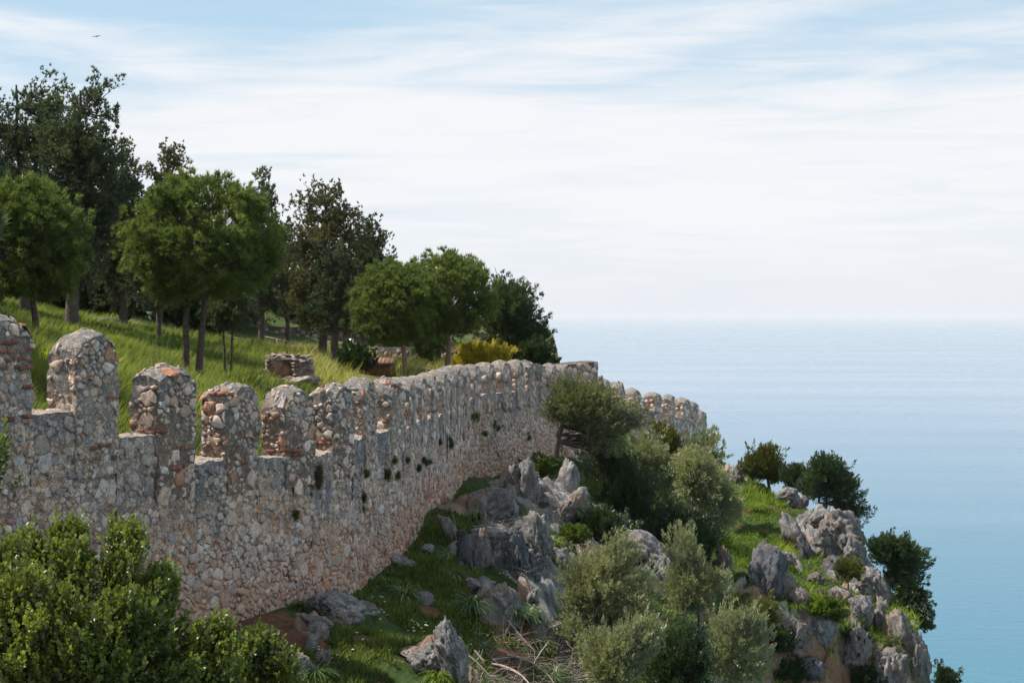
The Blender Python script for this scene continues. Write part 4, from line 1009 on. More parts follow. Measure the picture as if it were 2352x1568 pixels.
for (bx, Y, x0, x1, y0, y1, lab) in [(30, 80, -120, 160, 520, 740, 'low dark evergreen under the canopy at the left edge'), (290, 84, 150, 420, 560, 738, 'shadowy evergreen thicket tree behind the forking pine'), (500, 90, 370, 640, 580, 748, 'dark evergreen behind the twin trunk stone pine'),
                                     (700, 97, 600, 800, 620, 752, 'evergreen showing above the long brown stone wall'), (900, 94, 790, 1030, 660, 790, 'evergreen behind the umbrella pine pair'), (170, 72, 40, 290, 600, 735, 'dark low evergreen filling the shade between the left trunks'), (430, 76, 340, 560, 610, 742, 'dark low evergreen filling the shade behind the twin trunks')]:
    T('evergreen_tree', lab, 'tree', bx, 735, Y, x0, x1, y0, y1, 'dark', 'bark', fn=zi, nb=110, per=6, nleaf=42000, L=.4, Wd=.22, tr=.16, sig=.7, group='evergreens behind the pines')
T('cypress', 'dark narrow cypress sliver on the left picture edge', 'tree', -6, 760, 40, -28, 14, 300, 760, 'dark', 'bark', fn=zi, kind='conic', nb=60, per=5, nleaf=16000, L=.1, Wd=.04, tr=.06, sig=.1, up=1.6, rhomb=False)
T('shrub', 'round deep green shrub beside the small red roofed hut', 'shrub', 810, 862, 58, 768, 852, 788, 868, 'dark', 'bark', fn=zi, nb=44, per=6, nleaf=16000, L=.12, Wd=.07, tr=.05, sig=.16)
T('carob_tree', 'bare branched low tree hanging behind the right umbrella pine trunk', 'tree', 985, 850, 66, 940, 1030, 745, 835, 'stone_pine', 'bark', fn=zi, nb=30, per=5, nleaf=12000, L=.13, Wd=.05, tr=.06, sig=.22)

# tree leaning out from the wall, its dark skirts and the scrub right of it
tb = hit(1268, 1062)
Yt = min(tb[1], 52.); KT = Yt/F
tree('leaning_tree', 'grey green leaning tree with a dark curved trunk growing against the long wall', 'tree', P(1270, 1070, Yt), P(1325, 935, Yt), (72*KT, 60*KT, 56*KT), 'bronze_grey', 'bark', nb=230, per=8, nleaf=120000, L=.08, Wd=.03, tr=.17, sig=.17, lean=(-.3, 0, .1), up=.5, rhomb=False, shoot=.3,
     blobs=[(P(1395, 950, Yt), (48*KT, 50*KT, 62*KT)), (P(1300, 900, Yt+.3), (34*KT, 34*KT, 36*KT)), (P(1372, 905, Yt+.3), (30*KT, 30*KT, 30*KT)), (P(1420, 1010, Yt), (34*KT, 40*KT, 40*KT)), (P(1450, 965, Yt+.6), (44*KT, 44*KT, 44*KT))])
sc = dict(group='evergreen scrub on the slope')
T('shrub', 'black green scrub mass right of the leaning tree', 'shrub', 1420, 1240, Yt+1.2, 1345, 1510, 1010, 1250, 'dark', 'bark', nb=190, per=7, nleaf=85000, L=.085, Wd=.036, tr=.1, sig=.2, more=[(1320, 1440, 1000, 1140), (1430, 1545, 1060, 1250), (1300, 1380, 1080, 1180)], **sc)
T('shrub', 'loose grey green branches reaching up against the lower wall', 'shrub', 1500, 1130, 62, 1430, 1545, 985, 1120, 'olive', 'bark', nb=90, per=6, nleaf=36000, L=.13, Wd=.036, tr=.07, sig=.24, more=[(1500, 1580, 1040, 1150)], **sc)
T('shrub', 'bush with sunlit yellow green top below the distant merlons', 'shrub', 1530, 1080, 70, 1488, 1566, 966, 1080, 'bronze', 'bark', nb=60, per=6, nleaf=26000, L=.13, Wd=.05, tr=.06, sig=.2, **sc)
T('olive_tree', 'silvery wild olive in front of the end of the lower wall', 'olive tree', 1610, 1230, 58, 1545, 1650, 1020, 1160, 'olive', 'bark', nb=170, per=7, nleaf=80000, L=.12, Wd=.036, tr=.09, sig=.22, more=[(1600, 1700, 1090, 1220), (1540, 1620, 1130, 1250)], **sc)
T('olive_tree', 'small feathery olive at the skyline right of the lower wall', 'olive tree', 1620, 1090, 66, 1570, 1664, 985, 1100, 'olive', 'bark', nb=46, per=6, nleaf=22000, L=.13, Wd=.036, tr=.05, sig=.2, **sc)
T('shrub', 'shaded scrub filling the hollow behind the limestone outcrop', 'shrub', 1560, 1290, 53, 1440, 1680, 1150, 1310, 'dark', 'bark', nb=130, per=7, nleaf=60000, L=.10, Wd=.05, tr=.08, sig=.24, **sc)
T('shrub', 'dark low scrub in the gully above the big olive bush', 'shrub', 1370, 1260, 46, 1300, 1450, 1160, 1262, 'dark', 'bark', nb=64, per=6, nleaf=26000, L=.09, Wd=.045, tr=.05, sig=.17, **sc)
T('shrub', 'ivy green bush hugging the wall foot beneath the leaning tree', 'shrub', 1225, 1075, Yt, 1195, 1300, 1045, 1105, 'herb', 'bark', nb=40, per=6, nleaf=16000, L=.08, Wd=.05, tr=.03, sig=.14, **sc)
# olives of the foreground gully
og = dict(group='silver olive bushes on the near slope', up=.75, out=.4)
T('olive_bush', 'largest silver green olive bush with dark branching stems left of centre', 'olive tree', 1375, 1530, 32, 1272, 1440, 1262, 1420, 'olive', 'bark', nb=260, per=8, nleaf=115000, L=.065, Wd=.019, tr=.07, sig=.12, trunks=3, more=[(1390, 1512, 1290, 1450), (1390, 1470, 1212, 1330), (1290, 1400, 1380, 1510), (1440, 1530, 1400, 1520)], **og)
T('olive_bush', 'tall olive bush right of the limestone outcrop', 'olive tree', 1590, 1520, 33.5, 1525, 1650, 1275, 1420, 'olive', 'bark', nb=140, per=7, nleaf=75000, L=.065, Wd=.019, tr=.05, sig=.12, trunks=2, more=[(1535, 1600, 1210, 1310), (1600, 1672, 1300, 1380)], **og)
T('olive_bush', 'lower olive bush at the bottom in front of the largest one', 'olive tree', 1420, 1640, 28, 1330, 1480, 1430, 1600, 'olive', 'bark', nb=130, per=7, nleaf=65000, L=.058, Wd=.017, tr=.05, sig=.10, trunks=2, more=[(1440, 1520, 1420, 1520)], **og)
T('olive_bush', 'olive bush at the bottom right of the group beside the shaded cliff', 'olive tree', 1680, 1640, 32, 1620, 1720, 1380, 1600, 'olive', 'bark', nb=130, per=7, nleaf=60000, L=.062, Wd=.019, tr=.05, sig=.12, more=[(1690, 1765, 1430, 1600), (1700, 1750, 1395, 1460)], **og)
T('olive_bush', 'shaded olive bush at the bottom between the two lower bushes', 'olive tree', 1560, 1680, 30, 1475, 1640, 1420, 1640, 'dark', 'bark', nb=130, per=7, nleaf=60000, L=.062, Wd=.026, tr=.05, sig=.13, **og)
T('shrub', 'small yellow green bush at the foot of the big dark boulder', 'shrub', 1752, 1450, 47, 1715, 1790, 1365, 1455, 'bronze', 'bark_grey', nb=46, per=5, nleaf=14000, L=.07, Wd=.03, tr=.03, sig=.12)
# promontory trees
cr_ = dict(rhomb=False, shoot=.3, L=.10, Wd=.042, sig=.15)
K7, K66, K56 = 72/F, 66/F, 56/F
tree('carob_tree', 'bronze green carob on the skyline left of the leaning carob', 'tree', P(1770, 1122, 72), P(1752, 1066, 72), (50*K7, 40*K7, 42*K7), 'bronze', 'bark_grey', nb=120, per=7, nleaf=42000, tr=.10, blobs=[(P(1715, 1075, 72), (24*K7, 24*K7, 26*K7)), (P(1790, 1088, 72), (26*K7, 26*K7, 26*K7)), (P(1762, 1036, 72), (24*K7, 24*K7, 20*K7))], **cr_)
tree('carob_tree', 'small dark carob squeezed between its two larger neighbours', 'tree', P(1832, 1152, 70), P(1828, 1100, 70), (34*K7, 34*K7, 34*K7), 'dark', 'bark_grey', nb=60, per=6, nleaf=20000, tr=.08, **cr_)
tree('carob_tree', 'leaning dark carob with bare grey limbs overhanging the sea', 'tree', P(1893, 1190, 66), P(1905, 1095, 66), (54*K66, 50*K66, 46*K66), 'dark_pale', 'bark_grey', nb=190, per=7, nleaf=66000, tr=.10, trunks=3, lift=.1,
     blobs=[(P(1885, 1062, 66), (26*K66, 24*K66, 26*K66)), (P(1945, 1130, 66), (44*K66, 40*K66, 38*K66)), (P(1972, 1178, 65.8), (34*K66, 34*K66, 30*K66)), (P(1865, 1120, 66), (26*K66, 30*K66, 34*K66))], **cr_)
tree('carob_tree', 'lowest carob clinging to the cliff edge nearest the water', 'tree', P(2028, 1356, 56), P(2050, 1268, 56), (46*K56, 44*K56, 40*K56), 'dark_pale', 'bark_grey', nb=150, per=7, nleaf=56000, tr=.08,
     blobs=[(P(2095, 1290, 56), (40*K56, 36*K56, 30*K56)), (P(2022, 1262, 56), (26*K56, 26*K56, 24*K56)), (P(2068, 1335, 56), (44*K56, 40*K56, 30*K56))], **cr_)
tree('hanging_shrub', 'dark green growth cascading down the cliff edge below the lowest carob', 'shrub', P(2060, 1375, 55.5), P(2098, 1375, 55.5), (36*K56, .6, 40*K56), 'dark', 'bark_grey', nb=90, per=6, nleaf=36000, tr=.05, hang=.9, rhomb=False, shoot=.25, L=.1, Wd=.05, sig=.15,
     blobs=[(P(2118, 1420, 55), (22*K56, .4, 44*K56))])
for (bx, by, x0, x1, y0, y1, Y, mt, lab) in [(1948, 1345, 1915, 1985, 1278, 1335, 54, 'bronze', 'small yellow green sapling on bare stems below the crest'), (1905, 1420, 1870, 1940, 1372, 1425, 0, 'herb', 'green bush in the middle of the shaded cliff'), (1960, 1480, 1925, 2000, 1440, 1492, 0, 'dark', 'dark bush beside the orange rock face'),
                                      (1830, 1560, 1780, 1860, 1500, 1590, 0, 'dark', 'dark bush at the bottom of the shaded cliff'), (1985, 1560, 1940, 2030, 1520, 1590, 0, 'dark', 'dark bush under the brown overhang'), (2172, 1600, 2148, 2200, 1525, 1610, 47, 'dark', 'twiggy bush standing out over the water in the lower right'),
                                      (1665, 1200, 1640, 1700, 1120, 1210, 60, 'olive', 'narrow grey bush at the left border of the bright grass'), (1310, 1235, 1280, 1345, 1205, 1250, 43, 'herb', 'green scrub tuft in the gully'),
                                      (1790, 1480, 1745, 1830, 1440, 1500, 0, 'dark', 'dark bush on the shaded cliff under the big dark boulder'), (2050, 1470, 2030, 2080, 1450, 1490, 0, 'olive', 'grey tuft bush on the cliff edge columns'), (1870, 1400, 1850, 1895, 1378, 1404, 0, 'herb_lit', 'small bright herb bush on the sunlit ledge of the cliff')]:
    if not Y: Y = hit(bx, by-10)[1]-.1
    T('shrub', lab, 'shrub', bx, by, Y, x0, x1, y0, y1, mt, 'bark_grey', nb=36, per=5, nleaf=12000, L=.09, Wd=.04, tr=.035, sig=.15)
# foreground carob
fg = P(150, 1700, 11.5); fg[2] = float(zo(fg[0], fg[1]))
def fg_bush(label, base, blobs, nleaf):
    root = ob('foreground_bush', None, None, base); tag(root, label, 'bush')
    br = Acc(); st = Acc(); cl = []; sg = []
    c0 = np.mean([P(b[0], b[1]+60, b[3]) for b in blobs], 0)
    for b in blobs:
        cx, cy, r, Y = b; c = P(cx, cy, Y); R = r/F*Y
        mid = base+(c-base)*.55+rng.normal(0, .15, 3); ln = bez(base, mid, c-np.array([0, 0, R*.5]), 9)
        st.add(*tube(ln-base, .045*(1-np.linspace(0, 1, 9)*.8), 6, False))
        for k in range(int(20*max(1, r/70))):
            u = rng.normal(size=3); u /= np.linalg.norm(u); e = c+u*R*np.array([.9, .9, 1.0])*rng.uniform(.5, 1)+np.array([0, 0, R*.12])
            s = ln[-1]*.6+c*.4; b_ = bez(s, (s+e)/2+np.array([0, 0, -.03]), e, 6)
            br.add(*tube(b_-base, .010*(1-np.linspace(0, 1, 6)*.75), 4, False))
            for q in range(9):
                tq = rng.uniform(.35, 1.05); pt = s+(e-s)*tq; pt += rng.normal(0, .03, 3); cl.append(pt); sg.append(.045)
    ob('stems', st.mesh('stems', M['bark_grey'], True), root); ob('branches', br.mesh('branches', M['bark_grey'], True), root)
    # rounded leaves in pairs along upright shoots
    cl = np.array(cl); NL = 14; idx = rng.integers(0, len(cl), nleaf//NL)
    d0 = nrm(nrm(cl[idx]-c0)*.35+np.array([0, 0, .95])+rng.normal(size=(len(idx), 3))*.32)
    pos, dd = [], []
    start = cl[idx]+rng.normal(size=(len(idx), 3))*.04; sl = rng.uniform(.5, 1.2, len(idx))[:, None]
    for q in range(NL):
        sd = nrm(np.cross(d0, rng.normal(size=d0.shape))); pos.append(start+d0*sl*(.026*(q//2))); dd.append(nrm(sd*(1 if q % 2 else -1)+d0*(.5+.09*q)))
    pos = np.vstack(pos)-base; dd = np.vstack(dd); n = len(pos)
    L = .043*rng.uniform(.6, 1.25, n); Wd = L*.7
    s = nrm(np.cross(dd, rng.normal(size=(n, 3))))*(Wd/2)[:, None]; up = nrm(np.cross(s, dd))*(Wd*.22)[:, None]
    V = np.stack([pos, pos+dd*(L*.58)[:, None]-s+up, pos+dd*L[:, None], pos+dd*(L*.58)[:, None]+s+up], 1).reshape(-1, 3)
    b = np.arange(n)[:, None]*4; Fc = np.concatenate([b+np.array([[0, 2, 1]]), b+np.array([[0, 3, 2]])], 0)
    sh = np.repeat(np.clip(np.tile(rng.random(len(idx))*.55, NL)+np.repeat(np.arange(NL), len(idx))/NL*.3+rng.random(n)*.16, 0, 1), 4)
    ob('leaves', mk('leaves', V, Fc, M['carob'], False, None, sh), root)
fg_bush('large glossy green bush filling the lower left corner in front of the wall', fg,
        [(20, 1330, 80, 11.4), (70, 1300, 45, 11.6), (40, 1440, 150, 11.1), (160, 1262, 34, 11.8), (165, 1340, 70, 11.6), (290, 1262, 26, 12.), (280, 1330, 50, 11.8), (265, 1440, 110, 11.4), (365, 1365, 28, 12.), (350, 1450, 62, 11.9), (395, 1560, 110, 11.6), (90, 1560, 150, 10.9), (490, 1480, 34, 12.), (490, 1570, 62, 11.8), (160, 1490, 120, 11.), (230, 1545, 120, 11.2), (330, 1560, 80, 11.6), (40, 1540, 120, 10.8)], 98000)
fb2 = P(620, 1720, 13); fb2[2] = float(zo(fb2[0], fb2[1]))
fg_bush('smaller glossy bush tip at the bottom edge right of the large bush', fb2, [(595, 1505, 26, 13), (640, 1560, 44, 13), (570, 1575, 40, 13)], 14000)
fb3 = P(-420, 1700, 10); fb3[2] = float(zo(fb3[0], fb3[1]))
fg_bush('single leafy twig poking in from the left edge above the large bush', fb3, [(-16, 1060, 16, 10), (-18, 1110, 22, 10)], 700)

# ------------------------------------------------------------------ plants on the wall
WPL = [(722, 1095, 22, 70, 'dry', 'long dark withered plant hanging below the sixth crenel'), (1087, 952, 14, 24, 'herb', 'green tuft high on the wall under the distant merlons'), (1133, 981, 16, 26, 'herb', 'larger green tuft on the wall right of the high tuft'),
       (1106, 997, 18, 14, 'herb', 'flat green tuft below the high pair on the wall'), (1028, 1017, 16, 22, 'dark', 'dark green tuft halfway up the wall'), (1002, 1018, 8, 14, 'dark', 'tiny dark tuft left of the dark green tuft'), (880, 1088, 18, 28, 'dark', 'round dark tuft above the leaning plaster in mid wall'),
       (830, 1088, 12, 22, 'herb', 'narrow green tuft left of the round dark tuft'), (905, 1090, 10, 16, 'herb', 'small green tuft right of the round dark tuft'), (968, 1060, 22, 18, 'dark', 'spreading dark tuft in the middle of the wall'), (950, 1075, 12, 20, 'dark', 'short dark tuft beside the spreading one'),
       (925, 1054, 8, 14, 'herb', 'thin tuft on the wall between two dark tufts'), (895, 1055, 9, 16, 'herb', 'thin tuft above the round dark tuft'), (670, 1181, 16, 18, 'herb', 'green cushion plant low on the near wall'), (824, 1150, 8, 26, 'dark', 'thin dark weed in a joint of the lower wall'), (1210, 1000, 10, 18, 'herb', 'little weed near the leaning tree on the wall')]
for (dx, dy, w, h, mt, lab) in WPL:
    s = wall_s(dx); x, y, ddx, ddy = [float(v) for v in WP.at(np.array(s))]; z = (HY-dy)/F*y; k = y/F
    c = np.array([x+ddy*.10, y-ddx*.10, z]); n = int(260+w*h*1.1)
    sub_ = rng.normal(0, .55, (5, 3))[rng.integers(0, 5, n)]; pos = (rng.normal(0, .33, (n, 3))+sub_)*np.array([w*k*.3, w*k*.45, h*k*.42]); d = nrm(rng.normal(size=(n, 3))+np.array([ddy, -ddx, -.5 if mt == 'dry' else .3]))
    V, Fc, kk = leaf_geo(pos, d, rng.uniform(.05, .13, n), rng.uniform(.008, .014, n), False)
    tag(ob('wall_plant', mk('wall_plant', V, Fc, M[mt], False, None, np.repeat(rng.random(n), 3)), None, c), lab, 'plant', 'plants rooted in the wall')

# ------------------------------------------------------------------ grass and herbs
def blades(name, label, X, Y, Z, H, Wd, mat, lean=.35, shade=None, wind=(.25, 0), simple=False):
    n = len(X); pos = np.stack([X, Y, Z], -1)
    d = nrm(np.stack([rng.normal(0, lean, n)+wind[0], rng.normal(0, lean, n)+wind[1], np.ones(n)], -1)); bend = np.stack([rng.normal(0, .3, n)+wind[0]*1.5, rng.normal(0, .3, n), -np.full(n, .25)], -1)
    ang = rng.uniform(0, math.pi, n); s = np.stack([np.cos(ang), np.sin(ang), ang*0], -1)*(Wd/2)[:, None]
    if simple:
        V = np.stack([pos-s, pos+s, pos+d*H[:, None]], 1).reshape(-1, 3)
        sh = np.repeat(np.clip(shade if shade is not None else rng.random(n), 0, 1), 3)
        o = ob(name, mk(name, V, np.arange(3*n).reshape(-1, 3), M[mat], False, None, sh)); tag(o, label, kind='stuff'); return o
    m_ = pos+d*(H*.55)[:, None]; tip = m_+nrm(d+bend)*(H*.5)[:, None]
    V = np.stack([pos-s, pos+s, m_+s*.7, m_-s*.7, tip], 1).reshape(-1, 3); b = np.arange(n)[:, None]*5
    Fc = np.concatenate([b+np.array([[0, 1, 2]]), b+np.array([[0, 2, 3]]), b+np.array([[3, 2, 4]])], 0)
    sh = np.repeat(np.clip(shade if shade is not None else rng.random(n), 0, 1), 5)
    o = ob(name, mk(name, V, Fc, M[mat], False, None, sh)); tag(o, label, kind='stuff'); return o
# meadow
n = 110000
Y = 23+45*rng.random(n)**1.1; X = wallx(np.minimum(Y, 64))-.5-rng.random(n)**1.2*17*(Y/40)
ok = (CX+F*X/Y > -60); X, Y = X[ok], Y[ok]
cn = f2(X, Y, .22, 3, 4.); fine_ = f2(X, Y, 1.2, 2, 6.)
H = (.30+.28*fine_+.12*rng.random(len(X)))*np.clip(1.1+cn*.8, .4, 1.6); Wd = .013+.00042*Y
dxp = CX+F*X/Y
sunny = np.clip((dxp-560)/200, 0, 1)  # tree shade left and sun right put into grass colour, besides real straw
clr = (np.abs(dxp-865) < 45) & (Y > 50) & (Y < 61.2)
keep_ = (f2(X, Y, .8, 3, 47.) > -.3) & ~clr; X, Y, H, Wd, cn, dxp, sunny = [q_[keep_] for q_ in (X, Y, H, Wd, cn, dxp, sunny)]
sh = .22+cn*.7+rng.random(len(X))*.4+sunny*.12
st_ = (cn*(.5+sunny*.7)+sunny*.5+rng.random(len(X))*.25) > .56
Zg = zi(X, Y)-.02
blades('meadow_grass', 'tall green meadow grass behind the wall', X[~st_], Y[~st_], Zg[~st_], H[~st_], Wd[~st_], 'grass', .25, sh[~st_]*.8)
blades('dry_meadow_grass', 'straw coloured seeding grass behind the wall', X[st_], Y[st_], Zg[st_], H[st_]*1.25, Wd[st_]*.8, 'straw', .25, rng.random(int(st_.sum())))
# slope
n = 170000
Y = 22+24*rng.random(n)**1.3; X = wallx(Y)+.1+rng.random(n)*(6.5+.02*Y)
dens = f2(X, Y, .7, 4, 21.); ok = (dens > -.12) & (X < 6.5) & (soil(X, Y) < rng.uniform(.25, .5, len(X))) & (outcrop(X, Y) < rng.uniform(.05, .55, len(X))) & (CX+F*X/Y > 380); X, Y, dens = X[ok], Y[ok], dens[ok]
blades('slope_grass', 'low green herbs and grass on the slope below the wall', X, Y, zo(X, Y)-.02, .07+.14*rng.random(len(X))*np.clip(1+dens*2, .5, 2), .022+.0007*Y, 'herb', .7, None, (.1, 0), True)
n = 70000
Y = 46+38*rng.random(n); X = 3.5+rng.random(n)*11.5
dens = f2(X, Y, .5, 4, 31.); ok = ((dens > -.2) | (Y > 64)) & (outcrop(X, Y) < rng.uniform(.05, .55, len(X))) & (X < np.interp(Y, XE_Y, XE_X)+.1); X, Y, dens = X[ok], Y[ok], dens[ok]
blades('promontory_grass', 'bright yellow green herbs on the sunlit promontory', X, Y, zo(X, Y)-.03, (.12+.28*rng.random(len(X))**2)*np.clip(1+dens*2, .5, 2), .022+.0006*Y, 'herb_lit', .7, np.clip(.5+dens+rng.normal(0, .25, len(X)), 0, 1), (.1, 0), True)
n = 30000
Y = 34+14*rng.random(n); X = 6+rng.random(n)*8; dens = f2(X, Y, .6, 4, 41.); ok = dens > .05; X, Y = X[ok], Y[ok]
blades('cliff_herbs', 'patches of green herbs clinging to the cliff', X, Y, zo(X, Y)-.03, .10+.2*rng.random(len(X)), .05+0*Y, 'herb', .9, None, (.1, 0), True)
def mounds(name, label, mat, n, xr, yr, sig, nleaf, L, Wd, thr=-.05, seed=71.):
    Y = rng.uniform(*yr, n); X = rng.uniform(*xr, n)
    ok = (f2(X, Y, .45, 3, seed) > thr) & (X < np.interp(Y, XE_Y, XE_X)) & (X > wallx(Y)+.3) & (outcrop(X, Y) < .6); X, Y = X[ok], Y[ok]
    c = np.stack([X, Y, zo(X, Y)+.02], -1); me = cloud(name, c, rng.uniform(.4, 1.3, len(c))*sig, nleaf, L, Wd, M[mat], np.array([5, 50, -60.]), 1, .9, .5, .8, False, None, .6)
    tag(ob(name, me), label, kind='stuff')
mounds('low_herbs', 'mounds of leafy green herbs on the sunlit promontory', 'herb_lit', 420, (3.5, 14.5), (44, 82), .20, 70000, .09, .045)
mounds('dark_herbs', 'darker leafy mounds between the grass and rocks', 'herb', 420, (-3, 14), (26, 80), .18, 60000, .07, .04, 0., 83.)
mounds('rock_scrub', 'small dark scrub growing out of the rock joints', 'dark', 160, (1, 14), (36, 56), .16, 30000, .07, .03, -.1, 93.)
# flowers
def flowers(name, label, spots, r, mat, sz, hgt):
    Vs, Fs, b = [], [], 0
    for (dx, dy, k, w) in spots:
        for _ in range(k):
            q = hit(dx+rng.normal(0, w), dy+rng.normal(0, w*.6)); c = q+np.array([0, 0, hgt]); m_ = 7
            ang = np.linspace(0, 2*math.pi, m_, endpoint=False); V = np.vstack([c[None]+np.array([0, 0, sz*.25]), c+np.stack([np.cos(ang)*sz, np.sin(ang)*sz, rng.normal(0, sz*.15, m_)], -1)])
            Vs.append(V); Fs += [(b, b+1+i, b+1+(i+1) % m_) for i in range(m_)]; b += m_+1
    V = np.vstack(Vs); tag(ob(name, mk(name, V, Fs, M[mat], False, None, rng.random(len(V)))), label, kind='stuff')
flowers('white_flowers', 'small white umbel flowers dotted in the shaded grass', [(965, 1452, 12, 12), (880, 1425, 6, 10), (870, 1390, 4, 14), (1228, 1415, 12, 14), (1210, 1440, 8, 12), (1020, 1478, 4, 8), (1060, 1500, 4, 14), (740, 1505, 3, 10), (1165, 1330, 5, 12), (770, 1535, 3, 16), (820, 1490, 3, 40)], 0, 'petal', .028, .16)
flowers('yellow_flowers', 'tiny yellow blossoms scattered over the herbs', [(1140, 1470, 50, 34), (950, 1480, 40, 70), (1180, 1380, 20, 30), (1000, 1380, 20, 60)], 0, 'yellow', .013, .14)

# strap-leaved clumps
def clump(dx, dy, label, n, L, mat='strap', fn=None, wd=.016, cat='grass clump', name='grass_clump', grp='strap leaved grass clumps', y0=16.):
    q = hit(dx, dy, y0, 100, fn); a = rng.uniform(0, 2*math.pi, n); out_ = np.stack([np.cos(a), np.sin(a), a*0], -1); Ls = L*rng.uniform(.6, 1.15, n); s = np.stack([-np.sin(a), np.cos(a), a*0], -1)*wd/2
    p0 = out_*rng.uniform(0, .12, n)[:, None]*L*2; el = rng.uniform(.5, 1.4, n)
    d1 = nrm(out_*np.cos(el)[:, None]+np.array([0, 0, 1.])*np.sin(el)[:, None]); p1 = p0+d1*(Ls*.5)[:, None]; d2 = nrm(d1+np.array([0, 0, -.9])); p2 = p1+d2*(Ls*.35)[:, None]; p3 = p2+nrm(d2+np.array([0, 0, -.6]))*(Ls*.25)[:, None]
    V = np.stack([p0-s, p0+s, p1+s, p1-s, p2+s*.8, p2-s*.8, p3], 1).reshape(-1, 3); b = np.arange(n)[:, None]*7
    Fc = np.concatenate([b+np.array([f]) for f in ((0, 1, 2), (0, 2, 3), (3, 2, 4), (3, 4, 5), (5, 4, 6))], 0)
    tag(ob(name, mk(name, V, Fc, M[mat], False, None, np.repeat(rng.random(n), 7)), None, q-np.array([0, 0, .03])), label, cat, grp)
for (dx, dy, lab, n_, L_, mt) in [(1005, 1562, 'bright sunlit grass clump at the bottom beside the tall rock fin', 260, .42, 'herb_lit'), (930, 1372, 'dark strap leaves beside the small rounded pale rock', 160, .5, 'strap'), (1085, 1400, 'long drooping dark green leaves in the shaded grass', 260, .62, 'strap'),
                                  (1040, 1330, 'strap leaf clump above the small rounded pale rock', 200, .5, 'strap'), (1180, 1420, 'sunlit strap leaves spilling over the rim beside the pale rock', 200, .5, 'strap'), (1215, 1420, 'yellowing strap leaves on the gully rim', 200, .55, 'strap'),
                                  (1235, 1490, 'green strap leaf clump above the pile of dead branches', 240, .5, 'strap'), (1270, 1560, 'large pale strap leaf clump among dead branches', 240, .5, 'strap'), (1275, 1255, 'sunlit grass tuft at the head of the gully', 240, .5, 'herb_lit'),
                                  (1030, 1290, 'dark leaf clump beside the slim tilted rock', 160, .5, 'strap'), (690, 1395, 'short green clump on the left end of the flat slab', 200, .3, 'herb'), (725, 1558, 'long thin leaves beside the upright crusted rock', 120, .5, 'strap'),
                                  (1095, 1190, 'grass hanging over the left side of the massive limestone block', 160, .5, 'strap'), (1740, 1170, 'tall sunlit grass clump near the skyline', 200, .7, 'herb_lit'), (1830, 1395, 'bright fern like clump on the steep face', 140, .5, 'herb_lit'), (890, 1345, 'small leaf clump at the foot of the wall', 140, .35, 'strap')]:
    clump(dx, dy, lab, n_, L_, mt)

# ------------------------------------------------------------------ dead branches
def branch(pa, pb, r, label, sag=.0, twigs=3, mat='dead', grp='dead branches on the slope', name='dead_branch', cat='branch'):
    pa, pb = np.array(pa), np.array(pb); L = np.linalg.norm(pb-pa); r *= .8; mid = (pa+pb)/2+rng.normal(0, .13, 3)*L+np.array([0, 0, sag])
    a = Acc(); b = bez(pa, mid, pb, 8); a.add(*tube(b-pa, r*(1-np.linspace(0, 1, 8)*.6), 6)); o = ob(name, a.mesh(name, M[mat], True), None, pa); tag(o, label, cat, grp)
    for k in range(twigs):
        j = rng.integers(2, 7); e = b[j]+rng.normal(0, .3, 3)*L*.6; a = Acc(); a.add(*tube(bez(b[j], (b[j]+e)/2+rng.normal(0, .04, 3), e, 5)-pa, r*.4*(1-np.linspace(0, 1, 5)*.7), 4)); ob('twig', a.mesh('twig', M[mat], True), o)
def hp(dx, dy, up=.06, dflt=None):
    q = hit(dx, dy); return q+np.array([0, -.15, up])
BR = [((1205, 1568, .0), (1207, 1440, .35), .035, 'upright bleached stick rising from the branch pile'), ((1130, 1522, .1), (1310, 1530, .1), .03, 'long pale branch lying level across the pile'), ((1165, 1510, .1), (1285, 1600, .1), .03, 'curved pale branch running down to the bottom edge'),
      ((1090, 1500, .1), (1112, 1525, .1), .04, 'short cut log in the grass left of the pile'), ((1072, 1510, .1), (1150, 1590, .1), .03, 'grey branch at the left bottom of the pile'), ((1130, 1530, .1), (1230, 1610, .1), .035, 'dark weathered branch under the pile'),
      ((1260, 1500, .3), (1245, 1590, .1), .022, 'short forked stick standing beside the strap leaves'), ((1085, 1545, .1), (1210, 1565, .2), .035, 'thick brown branch along the lower left of the pile'), ((1290, 1540, .15), (1380, 1570, .15), .02, 'thin fan of twigs reaching right below the olive'),
      ((1165, 1430, .1), (1225, 1500, .1), .03, 'grey branch pointing down from the cracked pale rock')]
for (a_, b_, r, lab) in BR: branch(hp(a_[0], a_[1], a_[2]), hp(b_[0], b_[1], b_[2]), r, lab)
for (a_, b_, r, lab) in [((1040, 1195, .2), (1090, 1262, .1), .03, 'twisted grey root crossing the fluted spikes'), ((1085, 1225, .2), (1150, 1225, .2), .03, 'pale dry root lying under the massive block'), ((1120, 1250, .2), (1200, 1235, .2), .03, 'long bent root reaching over the grooved rock'),
                         ((1230, 1110, .3), (1290, 1200, .2), .03, 'bare stem trailing below the leaning tree')]:
    branch(hp(a_[0], a_[1], a_[2]), hp(b_[0], b_[1], b_[2]), r, lab, .1, 5, 'bark_grey', 'dry roots in the gully', 'dry_root', 'root')
def brush(name, label, dx0, dx1, dy0, dy1, n, L, mat='brush', rad=.008):
    a = Acc()
    for _ in range(n):
        q = hit(rng.uniform(dx0, dx1), rng.uniform(dy0, dy1))+np.array([0, 0, rng.uniform(0, .25)]); d = nrm(rng.normal(size=3)*np.array([1, 1, .5]))*L*rng.uniform(.4, 1)
        a.add(*tube([q, q+d*.5+rng.normal(0, .05, 3), q+d], np.array([rad, rad*.7, rad*.3]), 3, False))
    tag(ob(name, a.mesh(name, M[mat])), label, kind='stuff')
